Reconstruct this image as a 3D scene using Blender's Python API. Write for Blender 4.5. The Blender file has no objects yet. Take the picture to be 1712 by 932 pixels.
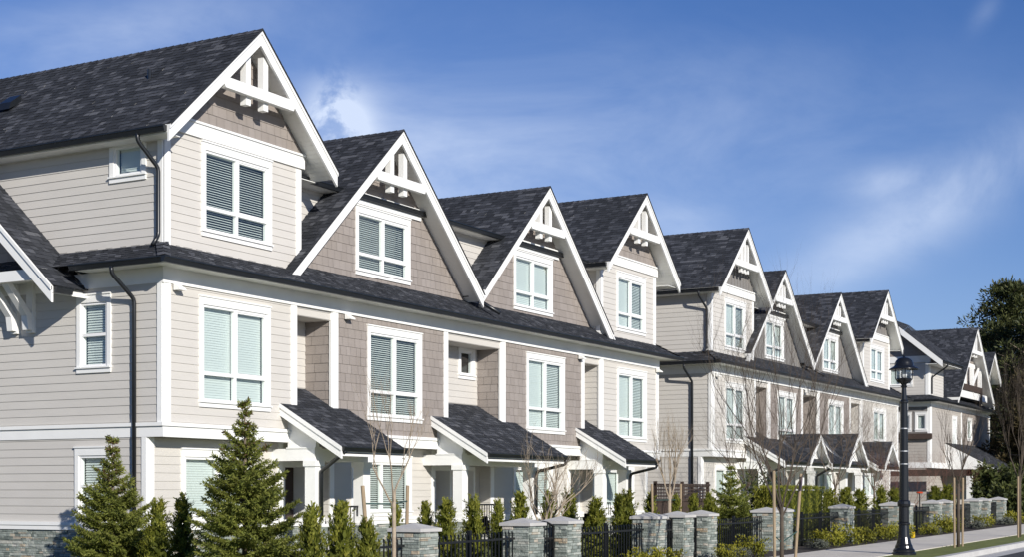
import bpy, bmesh, math, random
from mathutils import Vector, Matrix, noise
R = math.radians
SC = bpy.context.scene
COL = SC.collection
# ------------------------------------------------------------------ camera
F_PX, CX, HY, VX, W_PX, H_PX = 2515.0, 856.0, 824.0, 2276.0, 1712.0, 932.0
cd = bpy.data.cameras.new('camera'); cam = bpy.data.objects.new('camera', cd); COL.objects.link(cam)
SC.camera = cam
cd.sensor_width = 36.0; cd.lens = 36.0 * F_PX / W_PX
cd.shift_y = (HY - H_PX / 2) / W_PX
cd.clip_start = 0.1; cd.clip_end = 3000
cam.location = (-21.94, -20.12, 1.6)
cam.rotation_euler = (R(90), 0, math.atan2(0.49166, 0.87079) - R(90))
# ------------------------------------------------------------------ light
SUN = Vector((-0.61, -1.0, 0.46)).normalized()          # towards the sun
EL = math.asin(SUN.z); AZ = math.atan2(SUN.x, SUN.y)
wd = bpy.data.worlds.new('World'); SC.world = wd; wd.use_nodes = True
nt = wd.node_tree; N = nt.nodes; L = nt.links
for n in list(N): N.remove(n)
def wn(t, **k):
    n = N.new(t)
    for a, b in k.items(): setattr(n, a, b)
    return n
def wmath(op, a, b=None, clamp=False):
    n = wn('ShaderNodeMath', operation=op, use_clamp=clamp)
    for i, v in enumerate((a, b)):
        if v is None: continue
        if isinstance(v, (int, float)): n.inputs[i].default_value = v
        else: L.new(v, n.inputs[i])
    return n.outputs[0]
sky = wn('ShaderNodeTexSky', sky_type='NISHITA', sun_disc=False)
sky.sun_elevation = EL; sky.sun_rotation = AZ
sky.air_density = 1.0; sky.dust_density = 0.0; sky.ozone_density = 4.0; sky.altitude = 50
tc = wn('ShaderNodeTexCoord')
def blob(c, t, s1, s2):
    """soft elongated patch round direction c, long axis t"""
    c = Vector(c).normalized(); t = Vector(t); t = (t - c * t.dot(c)).normalized(); b = c.cross(t)
    out = []
    for ax, s in ((t, s1), (b, s2)):
        d = wn('ShaderNodeVectorMath', operation='DOT_PRODUCT'); L.new(tc.outputs['Generated'], d.inputs[0]); d.inputs[1].default_value = ax
        x = wmath('DIVIDE', d.outputs['Value'], s); out.append(wmath('MULTIPLY', x, x))
    q = wmath('ADD', out[0], out[1])
    g = wmath('EXPONENT', wmath('MULTIPLY', q, -1.0))
    d = wn('ShaderNodeVectorMath', operation='DOT_PRODUCT'); L.new(tc.outputs['Generated'], d.inputs[0]); d.inputs[1].default_value = c
    return wmath('MULTIPLY', g, wmath('GREATER_THAN', d.outputs['Value'], 0.0))
def pdir(u, v):
    a, b = 0.49166, 0.87079
    r = (u - CX) / F_PX; up = (HY - v) / F_PX
    return Vector((a * r + b, -b * r + a, up))
def wnoise(scale, rot, sc3, detail=6, rough=0.6, lo=0.45, hi=0.75, off=(0, 0, 0)):
    m = wn('ShaderNodeMapping'); L.new(tc.outputs['Generated'], m.inputs[0]); m.inputs['Rotation'].default_value = rot; m.inputs['Scale'].default_value = sc3; m.inputs['Location'].default_value = off
    n = wn('ShaderNodeTexNoise'); L.new(m.outputs[0], n.inputs['Vector']); n.inputs['Scale'].default_value = scale; n.inputs['Detail'].default_value = detail; n.inputs['Roughness'].default_value = rough
    n.inputs['Distortion'].default_value = 0.4
    r = wn('ShaderNodeMapRange', interpolation_type='SMOOTHSTEP'); L.new(n.outputs[0], r.inputs[0]); r.inputs[1].default_value = lo; r.inputs[2].default_value = hi
    return r.outputs[0]
n1 = wnoise(5.0, (0.3, 0.2, 0.5), (1.0, 1.0, 2.6), lo=0.25, hi=0.78)
n2 = wnoise(16.0, (0, 0, 0), (1, 1, 1.3), detail=7, lo=0.34, hi=0.50)
n3 = wnoise(7.0, (0.2, -0.5, 0.2), (1.0, 1.0, 1.6), lo=0.22, hi=0.70, off=(3, 1, 2))
def tang(u0, v0, u1, v1): return pdir(u1, v1) - pdir(u0, v0)
cl = []
cl.append(wmath('MULTIPLY', wmath('MULTIPLY', blob(pdir(760, 260), tang(300, 300, 1200, 250), 0.26, 0.062), n1), 0.40))
cl.append(wmath('MULTIPLY', wmath('MULTIPLY', blob(pdir(690, 290), tang(600, 260, 800, 320), 0.07, 0.035), n3), 0.42))
cl.append(wmath('MULTIPLY', wmath('MULTIPLY', blob(pdir(150, 70), tang(0, 100, 300, 50), 0.13, 0.025), n1), 0.36))
cl.append(wmath('MULTIPLY', wmath('MULTIPLY', blob(pdir(568, 205), tang(540, 200, 600, 215), 0.021, 0.021), n2), 1.0))
cl.append(wmath('MULTIPLY', wmath('MULTIPLY', blob(pdir(1560, 345), tang(1380, 430, 1712, 235), 0.12, 0.022), n3), 0.50))
cl.append(wmath('MULTIPLY', wmath('MULTIPLY', blob(pdir(1480, 300), tang(1430, 305, 1540, 290), 0.028, 0.011), n3), 0.35))
cl.append(wmath('MULTIPLY', wmath('MULTIPLY', blob(pdir(1648, 18), tang(1640, 30, 1660, 0), 0.012, 0.006), n3), 0.14))
cl.append(wmath('MULTIPLY', wmath('MULTIPLY', blob(pdir(1130, 370), tang(1100, 370, 1160, 375), 0.03, 0.014), n3), 0.3))
cl.append(wmath('MULTIPLY', blob(pdir(1400, 560), tang(900, 540, 1712, 580), 0.26, 0.085), 0.13))
cl.append(wmath('MULTIPLY', blob(pdir(500, 250), tang(0, 250, 1000, 250), 0.40, 0.14), 0.09))
tot = cl[0]
for c in cl[1:]: tot = wmath('ADD', tot, c)
tot = wmath('MINIMUM', tot, 0.85)
hs = wn('ShaderNodeHueSaturation'); L.new(sky.outputs[0], hs.inputs['Color']); hs.inputs['Saturation'].default_value = 1.2; hs.inputs['Value'].default_value = 1.0
tm = wn('ShaderNodeVectorMath', operation='MULTIPLY'); L.new(hs.outputs[0], tm.inputs[0]); tm.inputs[1].default_value = (0.53, 0.535, 0.73)
mx = wn('ShaderNodeMix', data_type='RGBA'); L.new(tot, mx.inputs['Factor']); L.new(tm.outputs[0], mx.inputs[6]); mx.inputs[7].default_value = (6.0, 6.8, 8.3, 1)
bg = wn('ShaderNodeBackground'); L.new(mx.outputs[2], bg.inputs[0]); bg.inputs[1].default_value = 0.112
wo = wn('ShaderNodeOutputWorld'); L.new(bg.outputs[0], wo.inputs[0])
sl = bpy.data.lights.new('sun', 'SUN'); sl.energy = 4.8; sl.angle = R(0.5); sl.color = (1.0, 0.95, 0.87)
so = bpy.data.objects.new('sun', sl); COL.objects.link(so); so.rotation_euler = (-SUN).to_track_quat('-Z', 'Y').to_euler(); so.location = (-20, -40, 30)
SC.view_settings.view_transform = 'Standard'; SC.view_settings.look = 'None'; SC.view_settings.exposure = 0.2; SC.view_settings.gamma = 1.0
SC.view_settings.use_curve_mapping = False
SC.cycles.max_bounces = 8; SC.cycles.transparent_max_bounces = 12

# ------------------------------------------------------------------ materials
MATS = {}
def mat(name, col, rough=0.6, var=0.0, vscale=2.0, bump=0.0, bscale=60.0, rnd=None, metallic=0.0, spec=0.5, streak=None, trans=0.0, coat=0.0):
    """rnd: list of (pos, colour) chosen by the mesh's per-piece random value"""
    m = bpy.data.materials.new(name); m.use_nodes = True; t = m.node_tree; n = t.nodes; l = t.links
    p = n['Principled BSDF']; p.inputs['Roughness'].default_value = rough; p.inputs['Metallic'].default_value = metallic
    p.inputs['Specular IOR Level'].default_value = spec; p.inputs['Coat Weight'].default_value = coat
    g = n.new('ShaderNodeNewGeometry')
    if rnd:
        uv = n.new('ShaderNodeUVMap'); uv.uv_map = 'piece'; sx = n.new('ShaderNodeSeparateXYZ'); l.new(uv.outputs[0], sx.inputs[0])
        cr = n.new('ShaderNodeValToRGB'); l.new(sx.outputs[0], cr.inputs[0]); e = cr.color_ramp.elements
        while len(e) < len(rnd): e.new(0.5)
        for i, (q, c) in enumerate(rnd): e[i].position = q; e[i].color = (*c, 1)
        c_out = cr.outputs[0]
    else:
        rgb = n.new('ShaderNodeRGB'); rgb.outputs[0].default_value = (*col, 1); c_out = rgb.outputs[0]
    if var:
        tx = n.new('ShaderNodeTexNoise'); mp = n.new('ShaderNodeMapping'); l.new(g.outputs['Position'], mp.inputs[0])
        if streak: mp.inputs['Scale'].default_value = streak
        l.new(mp.outputs[0], tx.inputs['Vector']); tx.inputs['Scale'].default_value = vscale; tx.inputs['Detail'].default_value = 6; tx.inputs['Roughness'].default_value = 0.65
        mr = n.new('ShaderNodeMapRange'); l.new(tx.outputs[0], mr.inputs[0]); mr.inputs[1].default_value = 0.25; mr.inputs[2].default_value = 0.75
        mr.inputs[3].default_value = 1 - var; mr.inputs[4].default_value = 1 + var
        mul = n.new('ShaderNodeVectorMath'); mul.operation = 'SCALE'; l.new(c_out, mul.inputs[0]); l.new(mr.outputs[0], mul.inputs['Scale']); c_out = mul.outputs[0]
    l.new(c_out, p.inputs['Base Color'])
    if bump:
        tb = n.new('ShaderNodeTexNoise'); l.new(g.outputs['Position'], tb.inputs['Vector']); tb.inputs['Scale'].default_value = bscale; tb.inputs['Detail'].default_value = 4
        bp = n.new('ShaderNodeBump'); bp.inputs['Strength'].default_value = bump; bp.inputs['Distance'].default_value = 0.02; l.new(tb.outputs[0], bp.inputs['Height']); l.new(bp.outputs[0], p.inputs['Normal'])
    if trans:
        o = n['Material Output']; tr = n.new('ShaderNodeBsdfTranslucent'); l.new(c_out, tr.inputs[0]); ms = n.new('ShaderNodeMixShader'); ms.inputs[0].default_value = trans
        l.new(p.outputs[0], ms.inputs[1]); l.new(tr.outputs[0], ms.inputs[2]); l.new(ms.outputs[0], o.inputs[0])
    MATS[name] = m
    return m
cream = mat('cream_siding_paint', (0.55, 0.525, 0.485), 0.65, var=0.05, vscale=1.2, bump=0.12, bscale=45, streak=(0.6, 0.6, 2.5))
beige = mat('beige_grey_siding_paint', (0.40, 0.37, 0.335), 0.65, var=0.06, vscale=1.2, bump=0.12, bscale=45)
taupe = mat('taupe_shingle_paint', None, 0.7, var=0.07, vscale=1.5, bump=0.2, bscale=50, rnd=[(0, (0.262, 0.229, 0.205)), (0.5, (0.282, 0.248, 0.224)), (1, (0.302, 0.267, 0.243))])
greyboard = mat('grey_board', (0.20, 0.19, 0.18), 0.7, var=0.06, vscale=1.5)
white = mat('white_trim_paint', (0.80, 0.80, 0.78), 0.5, var=0.035, vscale=2.5, bump=0.04, bscale=30)
soffm = mat('white_soffit_paint', (0.80, 0.80, 0.77), 0.6, var=0.04, vscale=2.0)
vinyl = mat('white_window_vinyl', (0.82, 0.82, 0.81), 0.35)
roofm = mat('charcoal_roof_shingle', None, 0.85, var=0.14, vscale=0.9, bump=0.5, bscale=160, spec=0.25,
            rnd=[(0, (0.024, 0.0265, 0.032)), (0.35, (0.036, 0.039, 0.047)), (0.65, (0.052, 0.056, 0.066)), (0.88, (0.071, 0.075, 0.088)), (1, (0.102, 0.106, 0.118))])
black = mat('black_gutter_metal', (0.012, 0.014, 0.017), 0.32, var=0.2, vscale=3)
ironm = mat('black_painted_iron', (0.010, 0.011, 0.012), 0.4, spec=0.4)
stone = mat('ledger_stone', None, 0.8, var=0.28, vscale=9, bump=0.7, bscale=28,
            rnd=[(0, (0.15, 0.175, 0.158)), (0.25, (0.215, 0.245, 0.22)), (0.5, (0.28, 0.31, 0.28)), (0.74, (0.345, 0.37, 0.335)), (0.86, (0.42, 0.42, 0.37)), (0.95, (0.36, 0.29, 0.20)), (1, (0.50, 0.49, 0.45))])
mortar = mat('stone_backing', (0.09, 0.095, 0.09), 0.9)
concrete = mat('pale_concrete', (0.47, 0.46, 0.44), 0.8, var=0.12, vscale=3.0, bump=0.15, bscale=80)
slatm = mat('white_blind_slat', (0.70, 0.71, 0.69), 0.5)
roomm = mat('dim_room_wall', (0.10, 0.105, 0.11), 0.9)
doorm = mat('dark_brown_door', (0.045, 0.028, 0.024), 0.45, var=0.1, vscale=3)
brownwood = mat('dark_brown_fence_wood', (0.050, 0.032, 0.024), 0.8, var=0.25, vscale=6, streak=(1, 1, 4))
stakewood = mat('raw_stake_wood', (0.29, 0.22, 0.14), 0.8, var=0.25, vscale=8, streak=(4, 4, 0.6))
bark = mat('grey_brown_bark', (0.17, 0.135, 0.10), 0.9, var=0.35, vscale=14, bump=0.4, bscale=60)
twigbark = mat('brown_twig_bark', (0.115, 0.085, 0.06), 0.9, var=0.3, vscale=14)
darkbark = mat('dark_twig_bark', (0.075, 0.058, 0.042), 0.9, var=0.3, vscale=14)
palebark = mat('pale_bark', (0.32, 0.26, 0.19), 0.9, var=0.3, vscale=14, bump=0.3, bscale=60)
redtwig = mat('reddish_twig_bark', (0.16, 0.075, 0.055), 0.85, var=0.3, vscale=10)
rubber = mat('green_tie_strap', (0.03, 0.07, 0.06), 0.7)
steel = mat('steel_band', (0.55, 0.55, 0.54), 0.35, metallic=0.8)
def leaf(name, cols, trans=0.25):
    k = len(cols) - 1
    return mat(name, None, 0.6, var=0.25, vscale=1.3, rnd=[(i / k, c) for i, c in enumerate(cols)], trans=trans, spec=0.3)
sprucem = leaf('spruce_needle', [(0.07, 0.09, 0.024), (0.19, 0.22, 0.045), (0.27, 0.29, 0.062), (0.33, 0.335, 0.09)], 0.45)
budm = leaf('brown_cone_bud', [(0.07, 0.045, 0.02), (0.12, 0.075, 0.035)])
cedarm = leaf('cedar_foliage', [(0.07, 0.088, 0.016), (0.17, 0.19, 0.026), (0.26, 0.268, 0.038), (0.33, 0.315, 0.06)], 0.45)
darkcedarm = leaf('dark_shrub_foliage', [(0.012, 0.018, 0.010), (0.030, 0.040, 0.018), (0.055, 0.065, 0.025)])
yellowm = leaf('yellow_green_foliage', [(0.08, 0.09, 0.012), (0.20, 0.20, 0.02), (0.34, 0.30, 0.03)])
greym = leaf('grey_green_foliage', [(0.08, 0.09, 0.07), (0.16, 0.17, 0.14)])
farconm = leaf('far_conifer_foliage', [(0.02, 0.028, 0.010), (0.05, 0.062, 0.020), (0.085, 0.095, 0.030), (0.13, 0.13, 0.045)])
brownleaf = leaf('brown_tree_foliage', [(0.03, 0.025, 0.012), (0.07, 0.055, 0.025), (0.10, 0.08, 0.035)])
bulbm = mat('frosted_lamp_globe', (0.75, 0.76, 0.76), 0.15, spec=0.6)
orangem = mat('orange_red_plastic', (0.55, 0.07, 0.02), 0.5)
yellowplastic = mat('yellow_plastic', (0.75, 0.50, 0.02), 0.5)
ribbonm = mat('pink_ribbon', (0.60, 0.42, 0.42), 0.7)
def glass(name, tint, refl=1.0):
    m = bpy.data.materials.new(name); m.use_nodes = True; t = m.node_tree; n = t.nodes; l = t.links
    n.remove(n['Principled BSDF'])
    tr = n.new('ShaderNodeBsdfTransparent'); tr.inputs[0].default_value = (*tint, 1)
    gl = n.new('ShaderNodeBsdfGlossy'); gl.inputs['Roughness'].default_value = 0.015; gl.inputs[0].default_value = (1, 1, 1, 1)
    ge = n.new('ShaderNodeNewGeometry'); dt = n.new('ShaderNodeVectorMath'); dt.operation = 'DOT_PRODUCT'; l.new(ge.outputs['Normal'], dt.inputs[0]); l.new(ge.outputs['Incoming'], dt.inputs[1])
    ab = n.new('ShaderNodeMath'); ab.operation = 'ABSOLUTE'; l.new(dt.outputs['Value'], ab.inputs[0])
    om = n.new('ShaderNodeMath'); om.operation = 'SUBTRACT'; om.inputs[0].default_value = 1.0; l.new(ab.outputs[0], om.inputs[1])
    pw = n.new('ShaderNodeMath'); pw.operation = 'POWER'; l.new(om.outputs[0], pw.inputs[0]); pw.inputs[1].default_value = 5.0
    mu = n.new('ShaderNodeMath'); mu.operation = 'MULTIPLY_ADD'; l.new(pw.outputs[0], mu.inputs[0]); mu.inputs[1].default_value = 0.85 * refl; mu.inputs[2].default_value = 0.11 * refl
    ms = n.new('ShaderNodeMixShader'); l.new(mu.outputs[0], ms.inputs[0]); l.new(tr.outputs[0], ms.inputs[1]); l.new(gl.outputs[0], ms.inputs[2]); l.new(ms.outputs[0], n['Material Output'].inputs[0])
    return m
glassm = glass('window_glass', (0.885, 0.95, 0.935))
clearglass = glass('lamp_glass', (0.93, 0.95, 0.95), 0.8)

# ------------------------------------------------------------------ mesh builder
rng = random.Random(7)
class MB:
    def __init__(s): s.v = []; s.f = []; s.r = []
    def poly(s, pts, r=None):
        i = len(s.v); s.v.extend([tuple(p) for p in pts]); s.f.append(tuple(range(i, i + len(pts)))); s.r.append(rng.random() if r is None else r)
    def hexa(s, p, r=None):
        """p: 8 points, bottom ring 0-3, top ring 4-7"""
        r = rng.random() if r is None else r
        i = len(s.v); s.v.extend([tuple(q) for q in p])
        for q in ((3, 2, 1, 0), (4, 5, 6, 7), (0, 1, 5, 4), (1, 2, 6, 5), (2, 3, 7, 6), (3, 0, 4, 7)):
            s.f.append(tuple(i + k for k in q)); s.r.append(r)
    def box(s, x0, x1, y0, y1, z0, z1, r=None):
        s.hexa([(x0, y0, z0), (x1, y0, z0), (x1, y1, z0), (x0, y1, z0), (x0, y0, z1), (x1, y0, z1), (x1, y1, z1), (x0, y1, z1)], r)
    def prism(s, pts, off, r=None):
        """closed prism: polygon pts and the same shifted by off"""
        r = rng.random() if r is None else r
        n = len(pts); i = len(s.v); o = Vector(off)
        s.v.extend([tuple(p) for p in pts]); s.v.extend([tuple(Vector(p) + o) for p in pts])
        s.f.append(tuple(range(i, i + n))); s.f.append(tuple(range(i + 2 * n - 1, i + n - 1, -1))); s.r += [r, r]
        for k in range(n):
            j = (k + 1) % n; s.f.append((i + k, i + n + k, i + n + j, i + j)); s.r.append(r)
    def tube(s, path, rad, n=8, cap=True, r=None):
        r = rng.random() if r is None else r
        path = [Vector(p) for p in path]; m = len(path); rads = rad if isinstance(rad, (list, tuple)) else [rad] * m
        base = len(s.v); up = None
        for k, p in enumerate(path):
            d = (path[min(k + 1, m - 1)] - path[max(k - 1, 0)]).normalized()
            a = d.orthogonal().normalized() if up is None else (up - d * up.dot(d)).normalized()
            up = a; b = d.cross(a)
            for q in range(n):
                t = 2 * math.pi * q / n; s.v.append(tuple(p + (a * math.cos(t) + b * math.sin(t)) * rads[k]))
        for k in range(m - 1):
            for q in range(n):
                q2 = (q + 1) % n; s.f.append((base + k * n + q, base + k * n + q2, base + (k + 1) * n + q2, base + (k + 1) * n + q)); s.r.append(r)
        if cap:
            s.f.append(tuple(base + q for q in reversed(range(n)))); s.f.append(tuple(base + (m - 1) * n + q for q in range(n))); s.r += [r, r]
    def lathe(s, prof, n=20, c=(0, 0, 0), r=0.5):
        base = len(s.v)
        for rr, z in prof:
            for q in range(n):
                t = 2 * math.pi * q / n; s.v.append((c[0] + rr * math.cos(t), c[1] + rr * math.sin(t), c[2] + z))
        for k in range(len(prof) - 1):
            for q in range(n):
                q2 = (q + 1) % n; s.f.append((base + k * n + q, base + k * n + q2, base + (k + 1) * n + q2, base + (k + 1) * n + q)); s.r.append(r)
    def build(s, name, m, parent=None, smooth=False):
        me = bpy.data.meshes.new(name); me.from_pydata(s.v, [], s.f)
        uv = me.uv_layers.new(name='piece')
        arr = []
        for f, r in zip(s.f, s.r): arr.extend([r, 0.5] * len(f))
        uv.data.foreach_set('uv', arr)
        me.materials.append(m)
        if smooth: me.polygons.foreach_set('use_smooth', [True] * len(me.polygons))
        me.update()
        o = bpy.data.objects.new(name, me); COL.objects.link(o)
        if parent is not None:
            o.parent = parent
            if parent.get('world_built'): o.matrix_parent_inverse = Matrix.Translation(parent.location).inverted()
        return o
def tag(o, label=None, cat=None, group=None, kind=None):
    if label: o['label'] = label
    if cat: o['category'] = cat
    if group: o['group'] = group
    if kind: o['kind'] = kind
    return o
def thing(name, label, cat, loc=(0, 0, 0), group=None, world=False):
    o = bpy.data.objects.new(name, None); COL.objects.link(o); o.location = loc; o.empty_display_size = 0.3
    if world: o['world_built'] = True
    return tag(o, label, cat, group)
def copy_tree(o, parent=None):
    c = o.copy(); COL.objects.link(c)
    if parent is not None: c.parent = parent
    for ch in list(o.children): copy_tree(ch, c)
    return c
def g(x): return 0.0068 * max(-60.0, min(x, 110.0))

# ------------------------------------------------------------------ wall helpers
class Fr:
    """a vertical plane: u along it, d outwards"""
    def __init__(s, O, U, Nn): s.O = O; s.U = U; s.N = Nn
    def p(s, u, z, d=0.0): return (s.O[0] + s.U[0] * u + s.N[0] * d, s.O[1] + s.U[1] * u + s.N[1] * d, z)
    def box(s, mb, u0, u1, z0, z1, d0, d1, r=None):
        mb.hexa([s.p(u0, z0, d1), s.p(u1, z0, d1), s.p(u1, z0, d0), s.p(u0, z0, d0), s.p(u0, z1, d1), s.p(u1, z1, d1), s.p(u1, z1, d0), s.p(u0, z1, d0)], r)
def FRONT(y): return Fr((0, y), (1, 0), (0, -1))
def SIDE(x): return Fr((x, 0), (0, 1), (-1, 0))
def RSIDE(x): return Fr((x, 0), (0, 1), (1, 0))
def BACK(y): return Fr((0, y), (1, 0), (0, 1))
def span(poly, z):
    xs = []
    n = len(poly)
    for i in range(n):
        (a, za), (b, zb) = poly[i], poly[(i + 1) % n]
        if abs(za - zb) < 1e-9:
            if abs(za - z) < 1e-6: xs += [a, b]
        elif min(za, zb) - 1e-9 <= z <= max(za, zb) + 1e-9: xs.append(a + (b - a) * (z - za) / (zb - za))
    return (min(xs), max(xs)) if xs else None
def cladding(mb, fr, poly, holes=(), expo=0.165, lip=0.014, shingle=0, zref=0.0, base=0.0, seed=1):
    rr = random.Random(seed)
    zmin = min(p[1] for p in poly); zmax = max(p[1] for p in poly)
    row = math.floor((zmin - zref) / expo)
    cuts = sorted(set([p[1] for p in poly] + [h[2] for h in holes] + [h[3] for h in holes]))
    while zref + row * expo < zmax - 1e-6:
        rz0 = zref + row * expo; rz1 = rz0 + expo
        joints = None
        if shingle:
            joints = []; u = min(p[0] for p in poly) - rr.random() * shingle
            while u < max(p[0] for p in poly) + shingle: joints.append(u); u += shingle * rr.uniform(0.72, 1.3)
            rv = [rr.random() for _ in joints]; dv = [rr.uniform(0, 0.003) for _ in joints]
        a0 = max(rz0, zmin); a1 = min(rz1, zmax)
        lev = [a0] + [c for c in cuts if a0 + 1e-4 < c < a1 - 1e-4] + [a1]
        rrow = rr.random()
        for za, zb in zip(lev, lev[1:]):
            e = min(1e-5, (zb - za) / 4)
            s0 = span(poly, za + e); s1 = span(poly, zb - e)
            if not s0 or not s1: continue
            segs = [(s0[0], s0[1], s1[0], s1[1])]
            zm = (za + zb) / 2
            for h in holes:
                if h[2] < zm < h[3]:
                    ns = []
                    for (a, b, c, d) in segs:
                        if h[1] <= min(a, c) or h[0] >= max(b, d): ns.append((a, b, c, d)); continue
                        if h[0] > min(a, c): ns.append((a, h[0], c, h[0]))
                        if h[1] < max(b, d): ns.append((h[1], b, h[1], d))
                    segs = ns
            da = base + lip * (1 - (za - rz0) / expo); db = base + lip * (1 - (zb - rz0) / expo) + 0.001
            for (a, b, c, d) in segs:
                pieces = []
                if joints:
                    for k in range(len(joints) - 1):
                        j0 = joints[k] + 0.003; j1 = joints[k + 1] - 0.003
                        A = max(a, j0); B = min(b, j1); Cc = max(c, j0); D = min(d, j1)
                        if B <= A and D <= Cc: continue
                        if B < A: A = B = (A + B) / 2
                        if D < Cc: Cc = D = (Cc + D) / 2
                        pieces.append((A, B, Cc, D, rv[k], dv[k]))
                else: pieces.append((a, b, c, d, rrow, 0))
                for (A, B, Cc, D, rvv, dd) in pieces:
                    mb.poly([fr.p(A, za, da + dd), fr.p(B, za, da + dd), fr.p(D, zb, db + dd), fr.p(Cc, zb, db + dd)], rvv)
                    if za - rz0 < 1e-4:
                        mb.poly([fr.p(A, za, base - 0.004), fr.p(B, za, base - 0.004), fr.p(B, za, da + dd), fr.p(A, za, da + dd)], rvv)
        if shingle:      # backing so that the joints stay closed
            s0 = span(poly, a0 + 1e-5); s1 = span(poly, a1 - 1e-5)
            zc = (a0 + a1) / 2
            if s0 and s1:
                segs = [(s0[0], s0[1], s1[0], s1[1])]
                if not any(h[2] < a1 and h[3] > a0 for h in holes):
                    mb.poly([fr.p(s0[0], a0, base - 0.003), fr.p(s0[1], a0, base - 0.003), fr.p(s1[1], a1, base - 0.003), fr.p(s1[0], a1, base - 0.003)], 0.0)
                else:
                    for h in holes:
                        if h[2] < a1 and h[3] > a0:
                            for (x0, x1, x2, x3) in ((s0[0], h[0], s1[0], h[0]), (h[1], s0[1], h[1], s1[1])):
                                if x1 > x0 and x3 > x2: mb.poly([fr.p(x0, a0, base - 0.003), fr.p(x1, a0, base - 0.003), fr.p(x3, a1, base - 0.003), fr.p(x2, a1, base - 0.003)], 0.0)
        row += 1
def roof(mb, a, b, c, d, seed=1, expo=0.132):
    """shingled slope: a,b along the eave, c above b, d above a"""
    rr = random.Random(seed)
    a, b, c, d = map(Vector, (a, b, c, d))
    nrm = (b - a).cross(d - a).normalized()
    if nrm.z < 0: nrm = -nrm
    n = max(1, round(max((d - a).length, (c - b).length) / expo))
    for i in range(n):
        t0, t1 = i / n, (i + 1) / n
        L0 = a.lerp(d, t0); R0 = b.lerp(c, t0); L1 = a.lerp(d, t1); R1 = b.lerp(c, t1)
        ln = (R0 - L0).length
        if ln < 1e-3: continue
        u = 0.0; big = 0; rowv = rr.uniform(-.06, .06)
        while u < ln - 1e-4:
            w = rr.uniform(0.10, 0.27); u2 = min(u + w, ln)
            if ln - u2 < 0.06: u2 = ln
            big = 1 - big; h = 0.007 + (0.007 if big else 0.0)
            f0, f1 = u / ln, u2 / ln
            P0 = L0.lerp(R0, f0); P1 = L0.lerp(R0, f1); Q0 = L1.lerp(R1, f0); Q1 = L1.lerp(R1, f1)
            v = min(1, max(0, rr.random() ** 1.5 + rowv))
            mb.poly([P0 + nrm * h, P1 + nrm * h, Q1 + nrm * 0.002, Q0 + nrm * 0.002], v)
            mb.poly([P0 - nrm * 0.004, P1 - nrm * 0.004, P1 + nrm * h, P0 + nrm * h], 0.1)
            u = u2
def stones(mb, fr, u0, u1, z0, z1, seed=1, rough=0.03):
    rr = random.Random(seed); z = z0
    while z < z1 - 0.005:
        h = min(rr.uniform(0.025, 0.065), z1 - z)
        if z1 - z - h < 0.02: h = z1 - z
        u = u0
        while u < u1 - 0.005:
            w = min(rr.uniform(0.07, 0.30), u1 - u)
            if u1 - u - w < 0.05: w = u1 - u
            d = rr.uniform(0.004, rough); k = 0.003
            j = lambda: rr.uniform(-0.004, 0.006)
            mb.hexa([fr.p(u + k, z + k, d + j()), fr.p(u + w - k, z + k, d + j()), fr.p(u + w - k, z + k, -0.01), fr.p(u + k, z + k, -0.01),
                     fr.p(u + k, z + h - k, d + j()), fr.p(u + w - k, z + h - k, d + j()), fr.p(u + w - k, z + h - k, -0.01), fr.p(u + k, z + h - k, -0.01)], rr.random())
            u += w
        z += h
def gutter(name, p, q, out, parent, h=0.115, w=0.11):
    """k-style gutter from p to q (top inner edge), out = outward unit vector"""
    p, q, o = Vector(p), Vector(q), Vector(out); mb = MB(); dz = Vector((0, 0, 1))
    prof = [(0, 0), (w, 0.0), (w, -0.025), (w - 0.015, -0.04), (w - 0.035, -h), (0, -h)]
    mb.prism([p + o * a + dz * b for a, b in prof], q - p)
    return mb.build(name, black, parent)
def spout(path, parent, r=0.042):
    pts = [Vector(p) for p in path]; out = [pts[0]]
    for k in range(1, len(pts) - 1):
        a = (pts[k - 1] - pts[k]); b = (pts[k + 1] - pts[k]); m = min(0.07, a.length / 2, b.length / 2)
        out += [pts[k] + a.normalized() * m, pts[k] + (a.normalized() + b.normalized()) * m * 0.25, pts[k] + b.normalized() * m]
    out.append(pts[-1])
    mb = MB(); mb.tube(out, r, 8); return mb.build('downspout', black, parent, smooth=True)
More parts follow.
